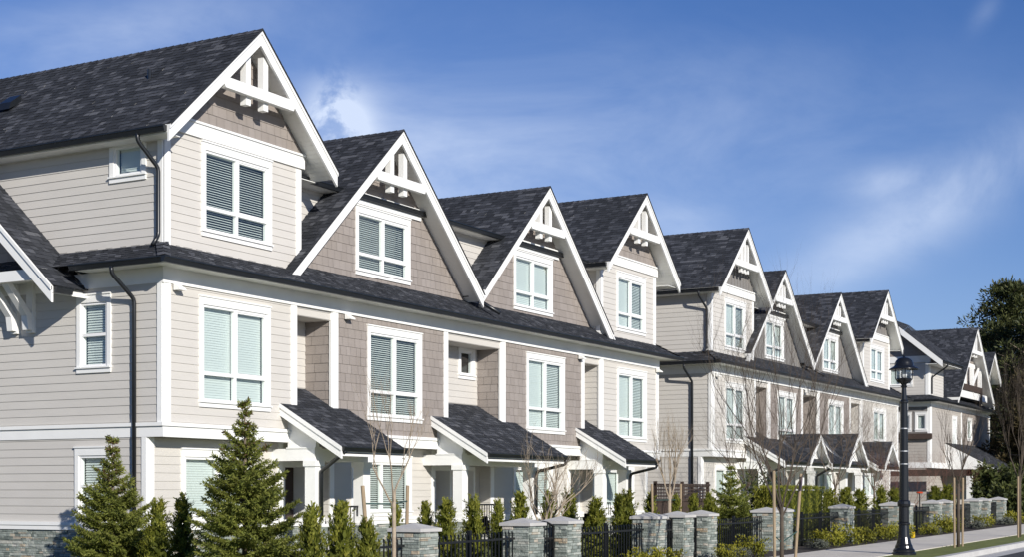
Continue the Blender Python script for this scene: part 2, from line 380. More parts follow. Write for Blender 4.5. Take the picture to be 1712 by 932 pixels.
def window(fr, u0, u1, z0, z1, parent, style='quad', blind='closed', seed=1):
    """whole outer size given; returns the hole it needs in the wall"""
    cs, ch, cb = 0.10, 0.15, 0.12
    if style == 'small': cs, ch, cb = 0.11, 0.13, 0.12
    a0, a1, b0, b1 = u0 + cs, u1 - cs, z0 + cb, z1 - ch
    m = MB()
    fr.box(m, u0, a0, z0 + cb, z1 - ch, -0.02, 0.036); fr.box(m, a1, u1, z0 + cb, z1 - ch, -0.02, 0.036)
    fr.box(m, u0, u1, z1 - ch, z1, -0.02, 0.038); fr.box(m, u0 - 0.012, u1 + 0.012, z1, z1 + 0.03, -0.02, 0.06)
    w = m.build('window', white, parent)
    m = MB(); fr.box(m, u0 - 0.015, u1 + 0.015, b0 - 0.03, b0, -0.02, 0.075); fr.box(m, u0, u1, z0, b0 - 0.03, -0.02, 0.04)
    m.build('sill', white, w)
    f = 0.05; m = MB()
    fr.box(m, a0, a0 + f, b0, b1, -0.09, 0.012); fr.box(m, a1 - f, a1, b0, b1, -0.09, 0.012)
    fr.box(m, a0 + f, a1 - f, b0, b0 + f, -0.09, 0.012); fr.box(m, a0 + f, a1 - f, b1 - f, b1, -0.09, 0.012)
    mid = (a0 + a1) / 2; zt = b0 + (b1 - b0) * 0.29
    if style == 'quad':
        fr.box(m, a0 + f, a1 - f, zt - 0.035, zt + 0.035, -0.088, 0.010)
        fr.box(m, mid - 0.03, mid + 0.03, b0 + f, zt - 0.035, -0.086, 0.008)
        fr.box(m, mid - 0.045, mid + 0.045, zt + 0.035, b1 - f, -0.086, 0.009)
        s = 0.028; fr.box(m, mid + 0.045, mid + 0.045 + s, zt + 0.035, b1 - f, -0.07, 0.0); fr.box(m, a1 - f - s, a1 - f, zt + 0.035, b1 - f, -0.07, 0.0)
        fr.box(m, mid + 0.045 + s, a1 - f - s, zt + 0.035, zt + 0.035 + s, -0.07, 0.0); fr.box(m, mid + 0.045 + s, a1 - f - s, b1 - f - s, b1 - f, -0.07, 0.0)
    elif style == 'pair':
        fr.box(m, mid - 0.04, mid + 0.04, b0 + f, b1 - f, -0.088, 0.010)
    elif style == 'hung':
        zc = (b0 + b1) / 2; fr.box(m, a0 + f, a1 - f, zc - 0.03, zc + 0.03, -0.088, 0.010)
    m.build('frame', vinyl, w)
    m = MB(); gp = [fr.p(a0 + f, b0 + f, -0.035), fr.p(a1 - f, b0 + f, -0.035), fr.p(a1 - f, b1 - f, -0.035), fr.p(a0 + f, b1 - f, -0.035)]
    gn = (Vector(gp[1]) - Vector(gp[0])).cross(Vector(gp[3]) - Vector(gp[0]))
    m.poly(gp if gn.x * fr.N[0] + gn.y * fr.N[1] > 0 else gp[::-1]); m.build('pane', glassm, w)
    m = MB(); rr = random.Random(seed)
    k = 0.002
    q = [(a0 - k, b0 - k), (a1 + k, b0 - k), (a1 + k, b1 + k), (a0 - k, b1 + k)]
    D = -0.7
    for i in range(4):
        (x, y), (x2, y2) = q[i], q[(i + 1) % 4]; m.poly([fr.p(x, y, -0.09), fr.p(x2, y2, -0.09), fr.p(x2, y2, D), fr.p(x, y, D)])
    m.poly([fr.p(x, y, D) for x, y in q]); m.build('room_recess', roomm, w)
    if blind != 'none':
        ang = {'closed': R(75), 'open': R(31), 'half': R(54), 'mid': R(76)}[blind]
        m = MB(); sp = 0.05; dep = 0.057
        cols = [(a0 + f, mid - 0.01), (mid + 0.01, a1 - f)] if style in ('quad', 'pair') else [(a0 + f, a1 - f)]
        for ci, (x0, x1) in enumerate(cols):
            z = b1 - 0.06; zb = b0 + 0.03
            an = ang if not (blind == 'mid' and ci == 1) else R(48)
            while z > zb:
                ja = an + rr.uniform(-0.03, 0.03); dx = dep / 2 * math.cos(ja); dz = dep / 2 * math.sin(ja)
                m.hexa([fr.p(x0 + .01, z - dz, -0.12 + dx), fr.p(x1 - .01, z - dz, -0.12 + dx), fr.p(x1 - .01, z + dz, -0.12 - dx), fr.p(x0 + .01, z + dz, -0.12 - dx),
                        fr.p(x0 + .01, z - dz + .002, -0.12 + dx), fr.p(x1 - .01, z - dz + .002, -0.12 + dx), fr.p(x1 - .01, z + dz + .002, -0.12 - dx), fr.p(x0 + .01, z + dz + .002, -0.12 - dx)])
                z -= sp
            fr.box(m, x0 + .005, x1 - .005, b1 - 0.055, b1 - 0.004, -0.15, -0.095)
        m.build('blind', slatm, w)
    return (a0 - 0.004, a1 + 0.004, b0 - 0.004, b1 + 0.004)
# ------------------------------------------------------------------ terrace builder
SL = 0.92
def barge(parent, xa, za, xl, xr, y, wv=0.33, cutl=None, cutr=None):
    zl, zr = za - (xa - xl) * SL, za - (xr - xa) * SL
    for side, xf, zf, cut in ((-1, xl, zl, cutl), (1, xr, zr, cutr)):
        mb = MB(); e = 0.001 * side
        def strip(o0, o1, y0, y1):
            pts = [(xf, zf - o0), (xa + e, za - o0), (xa + e, za - o1), (xf, zf - o1)]
            if cut is not None:
                zc = cut; k = (za - o1 - zc) / SL
                pts = [(xa + side * (za - o0 - zc) / SL, zc), (xa + e, za - o0), (xa + e, za - o1), (xa + side * k, zc)]
            mb.prism([(x, y0, z) for x, z in pts], (0, y1 - y0, 0))
        strip(0.10, wv, y, y + 0.05); strip(0.02, 0.10, y - 0.03, y + 0.05)
        mb.build('barge_board', white, parent)
def truss(parent, xa, za, y, ztie, posts, pw=0.15, hang=0.17, h=0.22, wv=0.33):
    mb = MB()
    hw = (za - wv - ztie) / SL + 0.12; hw2 = (za - wv - ztie - h) / SL + 0.12
    mb.prism([(xa - hw2, y + 0.005, ztie), (xa + hw2, y + 0.005, ztie), (xa + hw - 0.1, y + 0.005, ztie + h), (xa - hw + 0.1, y + 0.005, ztie + h)], (0, 0.13, 0))
    for px in posts:
        zt = za - wv + 0.08 - abs(px) * SL
        mb.box(xa + px - pw / 2, xa + px + pw / 2, y + 0.10, y + 0.10 + pw, ztie - hang, zt)
    mb.build('gable_truss', white, parent)
def gable_roof(parent, xa, za, xl, xr, y0, y1, seed, name='gable_roof', capw=0.11, yl=None, yr=None):
    mb = MB(); zl, zr = za - (xa - xl) * SL, za - (xr - xa) * SL
    yl = y1 if yl is None else yl; yr = y1 if yr is None else yr
    f = y0 - 0.05
    roof(mb, (xl, yl, zl), (xl, f, zl), (xa, f, za), (xa, y1, za), seed)
    roof(mb, (xr, f, zr), (xr, yr, zr), (xa, y1, za), (xa, f, za), seed + 1)
    y = f                                                             # ridge caps
    while y < y1:
        h = 0.006
        for s in (-1, 1):
            mb.poly([(xa, y, za + h + .012), (xa + s * capw, y, za - capw * SL + h + .012), (xa + s * capw, min(y + .2, y1), za - capw * SL + h), (xa, min(y + .2, y1), za + h)])
        y += 0.2
    # front edge of the deck
    for xf, zf in ((xl, zl), (xr, zr)):
        mb.poly([(xf, f, zf - .03), (xa, f, za - .03), (xa, f, za + .012), (xf, f, zf + .012)], 0.05)
    ob = mb.build(name, roofm, parent)
    m2 = MB(); t = 0.16; d = 0.115
    for xf, zf, ye in ((xl, zl, yl), (xr, zr, yr)):
        s = 1 if xf > xa else -1
        n = 14; 
        L = math.hypot(xf - xa, zf - za); k = max(1, int(L / d))
        for i in range(k):                                            # grooved soffit boards
            q0, q1 = i / k, (i + 1) / k - 0.06 / k
            A = (xa + (xf - xa) * q0, za - t + (zf - za) * q0); B = (xa + (xf - xa) * q1, za - t + (zf - za) * q1)
            ye2 = min(ye, y0 + 1.4)
            m2.poly([(A[0], y0 + .05, A[1]), (B[0], y0 + .05, B[1]), (B[0], ye2, B[1]), (A[0], ye2, A[1])])
        m2.poly([(xa, y0 + .05, za - t + .012), (xf, y0 + .05, zf - t + .012), (xf, ye, zf - t + .012), (xa, ye, za - t + .012)])
        m2.poly([(xf, y0 + .05, zf - t), (xf, ye, zf - t), (xf, ye, zf - .01), (xf, y0 + .05, zf - .01)])
    m2.build('soffit', soffm, parent)
    return ob
def corner_board(mb, fr, u, z0, z1, w=0.19, d=0.03):
    fr.box(mb, u, u + w, z0, z1, -0.02, d)
def block(cfg):
    X0, X1, dz = cfg['X0'], cfg['X1'], cfg['dz']
    B = thing(cfg['name'], cfg['label'], 'building', (X0, 0, g(X0)), cfg['group'], world=True)
    wall = MB(); shing = MB(); bb = MB(); trim = MB()
    mid_is_board = cfg.get('board')
    zE = 5.96 + dz; zB = 2.67 + dz; zT = 8.66 + dz
    U = cfg['units']; YB = 11.5
    # ---- ground floor
    k = 0
    segs = cfg['ground']                                             # (x0, x1, y)
    for (x0, x1, y) in segs:
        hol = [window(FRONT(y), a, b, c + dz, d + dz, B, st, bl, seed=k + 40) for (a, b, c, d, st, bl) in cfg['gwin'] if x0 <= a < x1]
        hol += [(a, b, 0.5, 2.28 + dz) for (a, b) in cfg['doors'] if x0 <= a < x1]
        cladding(wall, FRONT(y), [(x0, 0.95), (x1, 0.95), (x1, zB), (x0, zB)], hol, seed=k); k += 1
        FRONT(y).box(trim, x0 - 0.03, x1 + 0.03, 0.84, 0.93, -0.05, 0.055); FRONT(y).box(trim, x0 - 0.05, x1 + 0.05, 0.93, 1.0, -0.05, 0.075)
        if y < 0.6: corner_board(trim, FRONT(y), x0, 1.0, zB, 0.17); corner_board(trim, FRONT(y), x1 - 0.17, 1.0, zB, 0.17)
    for (x0, y0, y1) in cfg['gjambs']:
        cladding(wall, SIDE(x0), [(y0, 0.95), (y1, 0.95), (y1, zB + .8), (y0, zB + .8)], seed=k); k += 1
        cladding(wall, RSIDE(x0 - 0.004), [(y0, 0.95), (y1, 0.95), (y1, zB + .8), (y0, zB + .8)], seed=k); k += 1
    st = MB()
    for (x0, x1, y) in segs: stones(st, FRONT(y), x0, x1, g(x0) - 0.3, 0.84, seed=int(x0 * 10))
    if cfg.get('left_detail'): stones(st, SIDE(X0), 0.4, YB, g(X0) - 0.4, 0.84, seed=99)
    st.build('stone_base', stone, B)
    # ---- doors
    for i, (a, b) in enumerate(cfg['doors']):
        y = cfg['door_y']; m = MB(); fr = FRONT(y)
        fr.box(m, a, a + .09, .5, 2.28 + dz, -0.55, 0.03); fr.box(m, b - .09, b, .5, 2.28 + dz, -0.55, 0.03); fr.box(m, a + .09, b - .09, 2.16 + dz, 2.28 + dz, -0.55, 0.03)
        d = m.build('door_frame', white, B)
        m = MB(); fr.box(m, a + .09, b - .09, .5, 2.16 + dz, -0.5, -0.45)
        for zz in ((.7, 1.2), (1.3, 1.95)): fr.box(m, a + .2, b - .2, zz[0] + dz, zz[1] + dz, -0.455, -0.438)
        dd = m.build('front_door', doorm, d)
        m = MB(); fr.box(m, b - .2, b - .16, 1.2 + dz, 1.4 + dz, -0.45, -0.40); m.build('handle', steel, d)
    # ---- middle floor
    for i, u in enumerate(U):
        x0, x1 = u['box']; a = u['win2']
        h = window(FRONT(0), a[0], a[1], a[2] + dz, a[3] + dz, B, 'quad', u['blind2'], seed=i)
        poly = [(x0, zB + .2), (x1, zB + .2), (x1, zE), (x0, zE)]
        if u['kind'] == 'mid' : cladding(shing, FRONT(0), poly, [h], expo=0.205, shingle=0.21, lip=0.013, seed=i + 3)
        else: cladding(wall, FRONT(0), poly, [h], seed=i)
        corner_board(trim, FRONT(0), x0, zB + .27, zE - .3, 0.2); corner_board(trim, FRONT(0), x1 - 0.2, zB + .27, zE - .3, 0.2)
        # belt
        trim.box(x0 - .03, x1 + .03, -0.04, 0.02, zB, zB + .21); trim.box(x0 - .05, x1 + .05, -0.075, 0.02, zB + .21, zB + .28)
        trim.box(x0, x1, 0.02, 0.95, zB + .01, zB + .05)             # soffit of the overhang
        trim.box(x1 - .02, x1 + .03, 0.02, 0.75, zB, zB + .21); 
        if i > 0:                                                    # left cheek seen in the recess
            if u['kind'] == 'mid': cladding(shing, SIDE(x0), [(0, zB), (0.75, zB), (0.75, zE - .25), (0, zE - .25)], expo=0.205, shingle=0.3, seed=i + 9)
            else: cladding(wall, SIDE(x0), [(0, zB), (0.75, zB), (0.75, zE - .25), (0, zE - .25)], seed=i)
            SIDE(x0).box(trim, 0, 0.06, zB + .27, zE - .3, -0.02, 0.03)
        if i < len(U) - 1:
            cladding(wall, RSIDE(x1), [(0, zB), (0.75, zB), (0.75, zE - .25), (0, zE - .25)], seed=i)
            RSIDE(x1).box(trim, 0, 0.06, zB + .27, zE - .3, -0.02, 0.03)
    for i, (x0, x1, sw) in enumerate(cfg['recess']):
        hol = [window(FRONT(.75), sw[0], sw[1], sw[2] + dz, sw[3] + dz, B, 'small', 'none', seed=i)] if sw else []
        cladding(wall, FRONT(.75), [(x0, zB), (x1, zB), (x1, zE), (x0, zE)], hol, seed=i + 5)
        cladding(wall, FRONT(0.03), [(x0, zE - .5), (x1, zE - .5), (x1, zE - .29), (x0, zE - .29)], seed=i)
        wall.box(x0, x1, 0.03, 0.74, zE - .512, zE - .502); wall.box(x0, x1, 0.15, 0.16, zE - .5, zE - .2)
    # frieze + soffit + skirt roof
    trim.box(X0 - .03, X1 + .03, -0.045, 0.01, zE - .31, zE); 
    m = MB(); m.box(X0 - .5, X1 + .62, -0.5, 0.0, zE, zE + .015); m.box(X0 - .5, X0, 0.0, cfg.get('wing_y', YB), zE, zE + .015); m.box(X1, X1 + .62, 0.0, YB, zE, zE + .015)
    m.build('eave_soffit', soffm, B)
    m = MB(); e = 0.5; zr = zE + .1; s = 0.64; er = 0.68
    yi = 0.85; rise = s * (yi + e)
    xl0, xr0 = X0 - e, X1 + er
    roof(m, (xl0, -e, zr), (xr0, -e, zr), (xr0 - (yi + e), yi, zr + rise), (xl0 + (yi + e), yi, zr + rise), seed=11)
    wy0 = cfg.get('wing_y', YB) if cfg.get('left_detail') else YB
    roof(m, (xl0, YB, zr), (xl0, -e, zr), (xl0 + yi + e, yi, zr + rise), (xl0 + yi + e, YB, zr + rise), seed=12)
    roof(m, (xr0, -e, zr), (xr0, YB, zr), (xr0 - (yi + e), YB, zr + rise), (xr0 - (yi + e), yi, zr + rise), seed=13)
    for (xe, sg) in ((xl0, 1), (xr0, -1)):
        for j in range(9):
            t0, t1 = j / 9, (j + 1) / 9
            P = Vector((xe, -e, zr + .02)); Q = Vector((xe + sg * (yi + e), yi, zr + rise + .02))
            a, b = P.lerp(Q, t0), P.lerp(Q, t1); w = Vector((0.09 * sg, -0.09, -.02)); w2 = Vector((-0.09 * sg, 0.09, -.02))
            m.poly([a + w + Vector((0, 0, .012)), a + Vector((0, 0, .022)), b + Vector((0, 0, .008)), b + w]); m.poly([a + Vector((0, 0, .022)), a + w2 + Vector((0, 0, .012)), b + w2, b + Vector((0, 0, .008))])
    m.build('skirt_roof', roofm, B)
    gutter('gutter', (xl0 - .1, -e, zr + .0), (xr0 + .1, -e, zr + .0), (0, -1, 0), B)
    gy = cfg.get('wing_y', YB)
    gutter('gutter', (xl0, -e + .002, zr - .001), (xl0, gy, zr - .001), (-1, 0, 0), B); gutter('gutter', (xr0, -e + .002, zr - .001), (xr0, YB, zr - .001), (1, 0, 0), B)
    # ---- top floor
    for i, u in enumerate(U):
        xa, za, xl, xr = u['apex'][0], u['apex'][1] + dz, u['feet'][0], u['feet'][1]
        a = u['win3']
        if u['kind'] == 'end':
            yb, yw = -0.45, 0.10; x0, x1 = u['w3']
            h = window(FRONT(yw), a[0], a[1], a[2] + dz, a[3] + dz, B, 'quad', u['blind3'], seed=i + 20)
            cladding(wall, FRONT(yw), [(x0, zE + .2), (x1, zE + .2), (x1, zT + .1), (x0, zT + .1)], [h], seed=i + 50)
            corner_board(trim, FRONT(yw), x0, zE + .2, zT, 0.2); corner_board(trim, FRONT(yw), x1 - .17, zE + .2, zT, 0.17)
            bw = (za - .2 - zT - .345) / SL; bl_, br_ = max(x0 - .08, xa - bw), min(x1 + .1, xa + bw + .1)
            FRONT(yw).box(trim, bl_, br_, zT + .03, zT + .30, -0.02, 0.05); FRONT(yw).box(trim, bl_, br_, zT + .30, zT + .345, -0.02, 0.08)
            k = lambda z: (za - .17 - z) / SL
            z0 = zT + .3
            poly = [(max(xa - k(z0), x0), z0), (min(xa + k(z0), x1 + .1), z0), (xa, za - .17)]
            if mid_is_board: boardwall(bb, FRONT(yw - .03), poly)
            else: cladding(shing, FRONT(yw - .03), poly, expo=0.205, shingle=0.21, seed=i + 60)
            gable_roof(B, xa, za, xl, xr, yb, YB if i in (0, len(U) - 1) else 6, seed=100 + i * 7)
            barge(B, xa, za, xl, xr, yb)
            truss(B, xa, za, yb, u.get('tie', 9.66) + dz, cfg['posts'], cfg['pw'])
            # side walls of the projecting top floor
            d1 = YB if i == 0 else 0.8
            if i == 0:
                hs = [window(SIDE(x0), *cfg['side3'][:2], cfg['side3'][2] + dz, cfg['side3'][3] + dz, B, 'small', 'closed', seed=77)] if cfg.get('side3') else []
                cladding(wall, SIDE(x0), [(yw, zE + .2), (YB, zE + .2), (YB, zT - .05), (yw, zT - .05)], hs, seed=70)
                SIDE(x0).box(trim, yw - .03, yw + .1, zE + .2, zT - .02, -0.02, 0.03)
                RSIDE(x1).box(wall, yw, .8, zE, zT + .1, -0.02, 0.0)
            else:
                cladding(wall, SIDE(x0), [(yw, zE + .2), (0.8, zE + .2), (0.8, zT - .05), (yw, zT - .05)], seed=71)
                SIDE(x0).box(trim, yw - .03, yw + .1, zE + .2, zT - .02, -0.02, 0.03)
                cladding(wall, RSIDE(x1), [(yw, zE + .2), (YB, zE + .2), (YB, zT), (yw, zT)], seed=72)
            # eave on the outer side
            zl = za - (xa - xl) * SL
            yend = YB if i == 0 else 0.42
            m = MB(); m.box(xl + .02, x0, yb + .1, yend, zl - .17, zl - .155); m.build('eave_soffit', soffm, B)
            gutter('gutter', (xl, yb + .06, zl - .03), (xl, yend, zl - .03), (-1, 0, 0), B)
            zrr = za - (xr - xa) * SL
            if i: 
                gutter('gutter', (xr, yb + .06, zrr - .03), (xr, YB, zrr - .03), (1, 0, 0), B); m = MB(); m.box(x1, xr - .02, yb + .1, YB, zrr - .17, zrr - .155); m.build('eave_soffit', soffm, B)
            else:
                m = MB(); m.box(x1, xr - .05, yw, 0.8, zrr - .2, zrr - .185); m.build('eave_soffit', soffm, B)
        else:
            yb, yw = -0.15, 0.40
            h = window(FRONT(yw), a[0], a[1], a[2] + dz, a[3] + dz, B, 'quad', u['blind3'], seed=i + 20)
            z0 = zE + .45; k = lambda z: (za - .17 - z) / SL
            poly = [(xa - k(z0), z0), (xa + k(z0), z0), (xa, za - .17)]
            if mid_is_board: boardwall(bb, FRONT(yw), poly, h)
            else: cladding(shing, FRONT(yw), poly, [h], expo=0.205, shingle=0.21, seed=i + 60)
            zb = a[3] + dz + .05; 
            FRONT(yw).box(trim, xa - k(zb + .2) + .05, xa + k(zb + .2) - .05, zb, zb + .22, -0.02, 0.05); FRONT(yw).box(trim, xa - k(zb + .26) + .05, xa + k(zb + .26) - .05, zb + .22, zb + .27, -0.02, 0.09)
            gable_roof(B, xa, za, xl, xr, yb, 6.5, seed=100 + i * 7)
            barge(B, xa, za, xl, xr, yb, cutl=(u['cut'][0] + dz) if u['cut'][0] else None, cutr=(u['cut'][1] + dz) if u['cut'][1] else None)
            truss(B, xa, za, yb, u.get('tie', 8.92) + dz, cfg['posts'], cfg['pw'])
    # main wall between the gables with its eave
    m0, m1 = cfg['main']
    cladding(wall, FRONT(.75), [(m0, zE + .2), (m1, zE + .2), (m1, zT), (m0, zT)], seed=80)
    m = MB(); roof(m, (m0, .35, zT - .02), (m1, .35, zT - .02), (m1, 6, zT + 1.0), (m0, 6, zT + 1.0), seed=81); roof(m, (m1, YB, zT), (m0, YB, zT), (m0, 6, zT + 1.0), (m1, 6, zT + 1.0), seed=82, expo=.5); m.build('main_roof', roofm, B)
    m = MB(); m.box(m0, m1, .35, .75, zT - .16, zT - .145); m.build('eave_soffit', soffm, B)
    gutter('gutter', (m0, .35, zT - .04), (m1, .35, zT - .04), (0, -1, 0), B)
    # ---- side walls of the two lower floors
    hs = [window(SIDE(X0), a, b, c + dz, d + dz, B, st, bl, seed=90) for (a, b, c, d, st, bl) in cfg.get('sidewin', [])]
    cladding(wall, SIDE(X0), [(0, zB + .2), (YB, zB + .2), (YB, zE), (0, zE)], [h for h in hs if h[2] > 2.7], seed=91)
    cladding(wall, SIDE(X0), [(.4, .95), (YB, .95), (YB, zB), (.4, zB)], [h for h in hs if h[2] < 2.7], seed=92)
    SIDE(X0).box(trim, -.037, YB, zB + .002, zB + .209, -.02, .033); SIDE(X0).box(trim, -.06, YB, zB + .21, zB + .28, -.02, .07)
    SIDE(X0).box(trim, 0, 0.12, zB + .28, zE - .31, -.02, .03); SIDE(X0).box(trim, .4, .52, 1.0, zB, -.02, .03)
    SIDE(X0).box(trim, -.042, YB, zE - .312, zE - .002, -.02, .033)
    SIDE(X0).box(trim, .38, YB, .84, .93, -.05, .055); SIDE(X0).box(trim, .36, YB, .93, 1.0, -.05, .075)
    cladding(wall, RSIDE(X1), [(0, zB), (YB, zB), (YB, zE), (0, zE)], seed=93); cladding(wall, RSIDE(X1), [(.4, 0), (YB, 0), (YB, zB), (.4, zB)], seed=94)
    RSIDE(X1).box(trim, 0, 0.1, zB + .28, zE - .31, -.02, .03)
    BACK(YB).box(wall, X0, X1, 0, zT, -.2, 0)
    wall.build('siding_wall', cream, B); trim.build('trim_board', white, B)
    if shing.v: shing.build('shingle_wall', taupe, B)
    if bb.v: bb.build('board_wall', greyboard, B)
    # ---- porches
    for q, P in enumerate(cfg['porch']): porch(B, P, dz, q, cfg)
    # ---- downspouts
    zl = U[0]['apex'][1] + dz - (U[0]['apex'][0] - U[0]['feet'][0]) * SL; xl = U[0]['feet'][0]
    y1 = cfg['sp3']; wx = U[0]['w3'][0]
    spout([(xl - .05, y1 + .16, zl - .1), (xl - .05, y1 + .16, zl - .25), (wx - .06, y1, zl - .72), (wx - .06, y1, zE + .62), (wx - .22, y1, zE + .42)], B)
    y2 = cfg['sp2']; spout([(X0 - .56, y2 + .12, zE - .01), (X0 - .56, y2 + .12, zE - .14), (X0 - .07, y2, zE - .6), (X0 - .07, y2, 0.6)], B)
    # small hoods on the frieze
    for x in cfg['hoods']:
        m = MB(); m.prism([(x, -.045, zE - .30), (x, -.20, zE - .40), (x, -.20, zE - .43), (x, -.045, zE - .43)], (.2, 0, 0)); m.build('vent_hood', white, B)
    for (x, y, w, zz) in cfg['vents']:
        m = MB(); m.prism([(x, y, zz), (x + .05, y, zz + .16), (x + .34, y, zz + .38), (x + .34, y, zz + .2)], (0, w, 0)); m.build('roof_vent', black, B)
    for (x, y0, z0) in cfg['lying']:
        m = MB(); m.tube([(x, .32, z0 + .02), (x + .12, -.1, z0 - .2), (x + .2, -.52, z0 - .47)], .05, 8); m.build('downspout', black, B, smooth=True)
        m = MB(); m.box(x - .16, x + .16, .22, .42, z0 - .03, z0 + .10); m.build('rain_head', black, B)
    return B
def boardwall(mb, fr, poly, hole=None):
    zs = sorted(set([p[1] for p in poly] + ([hole[2], hole[3]] if hole else [])))
    for za, zb in zip(zs, zs[1:]):
        s0, s1 = span(poly, za + 1e-5), span(poly, zb - 1e-5)
        sg = [(s0[0], s0[1], s1[0], s1[1])]
        if hole and hole[2] < (za + zb) / 2 < hole[3]: sg = [(s0[0], hole[0], s1[0], hole[0]), (hole[1], s0[1], hole[1], s1[1])]
        for a, b, c, d in sg: mb.poly([fr.p(a, za), fr.p(b, za), fr.p(d, zb), fr.p(c, zb)])
    x = min(p[0] for p in poly) + .1; zmin = min(p[1] for p in poly); top = max(poly, key=lambda p: p[1]); hw = max(p[0] for p in poly) - top[0]
    while x < max(p[0] for p in poly):
        zt = top[1] - abs(x - top[0]) * (top[1] - zmin) / hw
        if zt - zmin > .05:
            if hole and hole[0] - .1 < x < hole[1] + .1:
                fr.box(mb, x - .025, x + .025, zmin, hole[2] - .1, 0, .022) if hole[2] - .1 > zmin else None
                if zt > hole[3] + .1: fr.box(mb, x - .025, x + .025, hole[3] + .1, zt, 0, .022)
            else: fr.box(mb, x - .025, x + .025, zmin, zt, 0, .022)
        x += .3
def porch(B, P, dz, q, cfg):
    x0, x1 = P['x']; r0, r1 = P['rec']; zt = 3.50 + dz; sl = .59; ye = -1.6; ze = zt + ye * sl
    m = MB()
    roof(m, (x0, ye, ze), (x1, ye, ze), (x1, 0, zt), (x0, 0, zt), seed=200 + q)
    roof(m, (r0, 0, zt), (r1, 0, zt), (r1, .75, zt + .75 * sl), (r0, .75, zt + .75 * sl), seed=210 + q)
    pr = m.build('porch_roof', roofm, B)
    t = .15
    for xx in (x0, x1 - .04):                                        # rake boards
        m = MB()
        m.prism([(xx, 0, zt - .02), (xx, ye - .02, ze - .02), (xx, ye - .02, ze - .26), (xx, 0, zt - .26)], (.04, 0, 0))
        if xx == x0: m.prism([(x0 - .025, 0, zt - .0), (x0 - .025, ye - .02, ze - .0), (x0 - .025, ye - .02, ze - .09), (x0 - .025, 0, zt - .09)], (.03, 0, 0))
        m.build('rake_board', white, pr)
    m = MB()
    m.prism([(x0 + .04, 0, zt - t), (x0 + .04, ye, ze - t), (x0 + .04, ye, ze - t + .02), (x0 + .04, 0, zt - t + .02)], (x1 - x0 - .08, 0, 0))
    m.box(x0 + .04, x1 - .04, ye, ye + .03, ze - .2, ze - .01)
    m.build('porch_soffit', soffm, pr)
    gutter('gutter', (x0 + .02, ye, ze - .0), (x1 - .02, ye, ze - .0), (0, -1, 0), pr, h=.10, w=.10)
    # beams, cheeks and columns
    yc = -.65; zb = 2.27 + dz; zt2 = 2.53 + dz; xa, xb = x0 + .22 + .12, x1 - .22 - .12
    m = MB(); m.box(xa - .1, xb + .1, yc - .1, yc + .1, zb, zt2)
    for xx in (xa, xb):
        m.box(xx - .1, xx + .1, yc + .1, .4, zb, zt2); m.box(xx - .12, xx + .12, yc - .12, .0, zt2, zt2 + .03)
        m.prism([(xx - .06, 0, zt2 + .03), (xx - .06, yc - .1, zt2 + .03), (xx - .06, yc - .1, zt - t + (yc - .1) * sl), (xx - .06, 0, zt - t)], (.12, 0, 0))
    m.build('porch_beam', white, B)
    for xx in (xa, xb):
        m = MB()
        for (w, z0, z1) in ((.17, .92, 1.06), (.135, 1.06, zb - .12), (.165, zb - .12, zb)): m.box(xx - w, xx + w, yc - w, yc + w, z0, z1)
        c = m.build('porch_column', white, B)
        m = MB(); w = .2
        for fr, u in ((FRONT(yc - w), (xx - w, xx + w)), (SIDE(xx - w), (yc - w, yc + w)), (RSIDE(xx + w), (yc - w, yc + w))): stones(m, fr, u[0], u[1], g(xx) - .2, .86, seed=int(xx * 7))
        p = m.build('stone_pedestal', stone, c)
        m = MB(); m.box(xx - .24, xx + .24, yc - .24, yc + .24, .86, .92); m.build('plinth_cap', white, c)
    m = MB(); m.box(x0 - .0, x1, yc - .15, .74, .35, .45); m.build('porch_floor', concrete, B)
    # iron railing
    m = MB(); ra, rb = xa + .2, xb - .2; zr = 1.0
    if P.get('rail'):
        ra, rb = P['rail']
        m.box(ra, rb, yc - .02, yc + .02, 1.26, 1.30); m.box(ra, rb, yc - .015, yc + .015, .58, .61)
        n = int((rb - ra) / .11)
        for i in range(n + 1): x = ra + (rb - ra) * i / n; m.box(x - .008, x + .008, yc - .008, yc + .008, .45, 1.26)
        m.build('iron_railing', ironm, B)
    if P.get('sp') == 'left': spout([(x0 + .12, ye - .05, ze - .08), (x0 + .12, ye + .1, ze - .2), (xa - .0, yc - .20, zb - .22), (xa, yc - .20, 1.0)], B, .045)
    if P.get('sp') == 'right': spout([(x1 - .12, ye - .05, ze - .08), (x1 - .12, ye - .02, ze - .22), (xb, yc - .22, zb - .12), (xb, yc - .2, zb - .35), (xb, yc - .20, 1.0)], B, .045)
    for gx, gw in P.get('gables', []):                               # small front gables on the porch roof
        za = ze + .05 + gw * .9; y0 = ye - .1; yb2 = min(0, ye + (za - ze) / sl)
        m = MB()
        for s in (-1, 1):
            A, Bq = (gx + s * gw, y0, za - gw * .9), (gx + s * gw, ye + .05, za - gw * .9)
            roof(m, A if s > 0 else Bq, Bq if s > 0 else A, (gx, yb2, za) if s > 0 else (gx, y0, za), (gx, y0, za) if s > 0 else (gx, yb2, za), seed=220 + q)
        gr = m.build('porch_gable_roof', roofm, B)
        m = MB()
        for s in (-1, 1):
            m.prism([(gx, y0 - .03, za - .02), (gx + s * gw, y0 - .03, za - gw * .9 - .02), (gx + s * gw, y0 - .03, za - gw * .9 - .22), (gx, y0 - .03, za - .24)], (0, .04, 0))
            m.poly([(gx, y0, za - .12), (gx + s * gw, y0, za - gw * .9 - .12), (gx + s * gw, ye + .3, za - gw * .9 - .12), (gx, yb2, za - .12)])
        m.build('barge_board', white, gr)
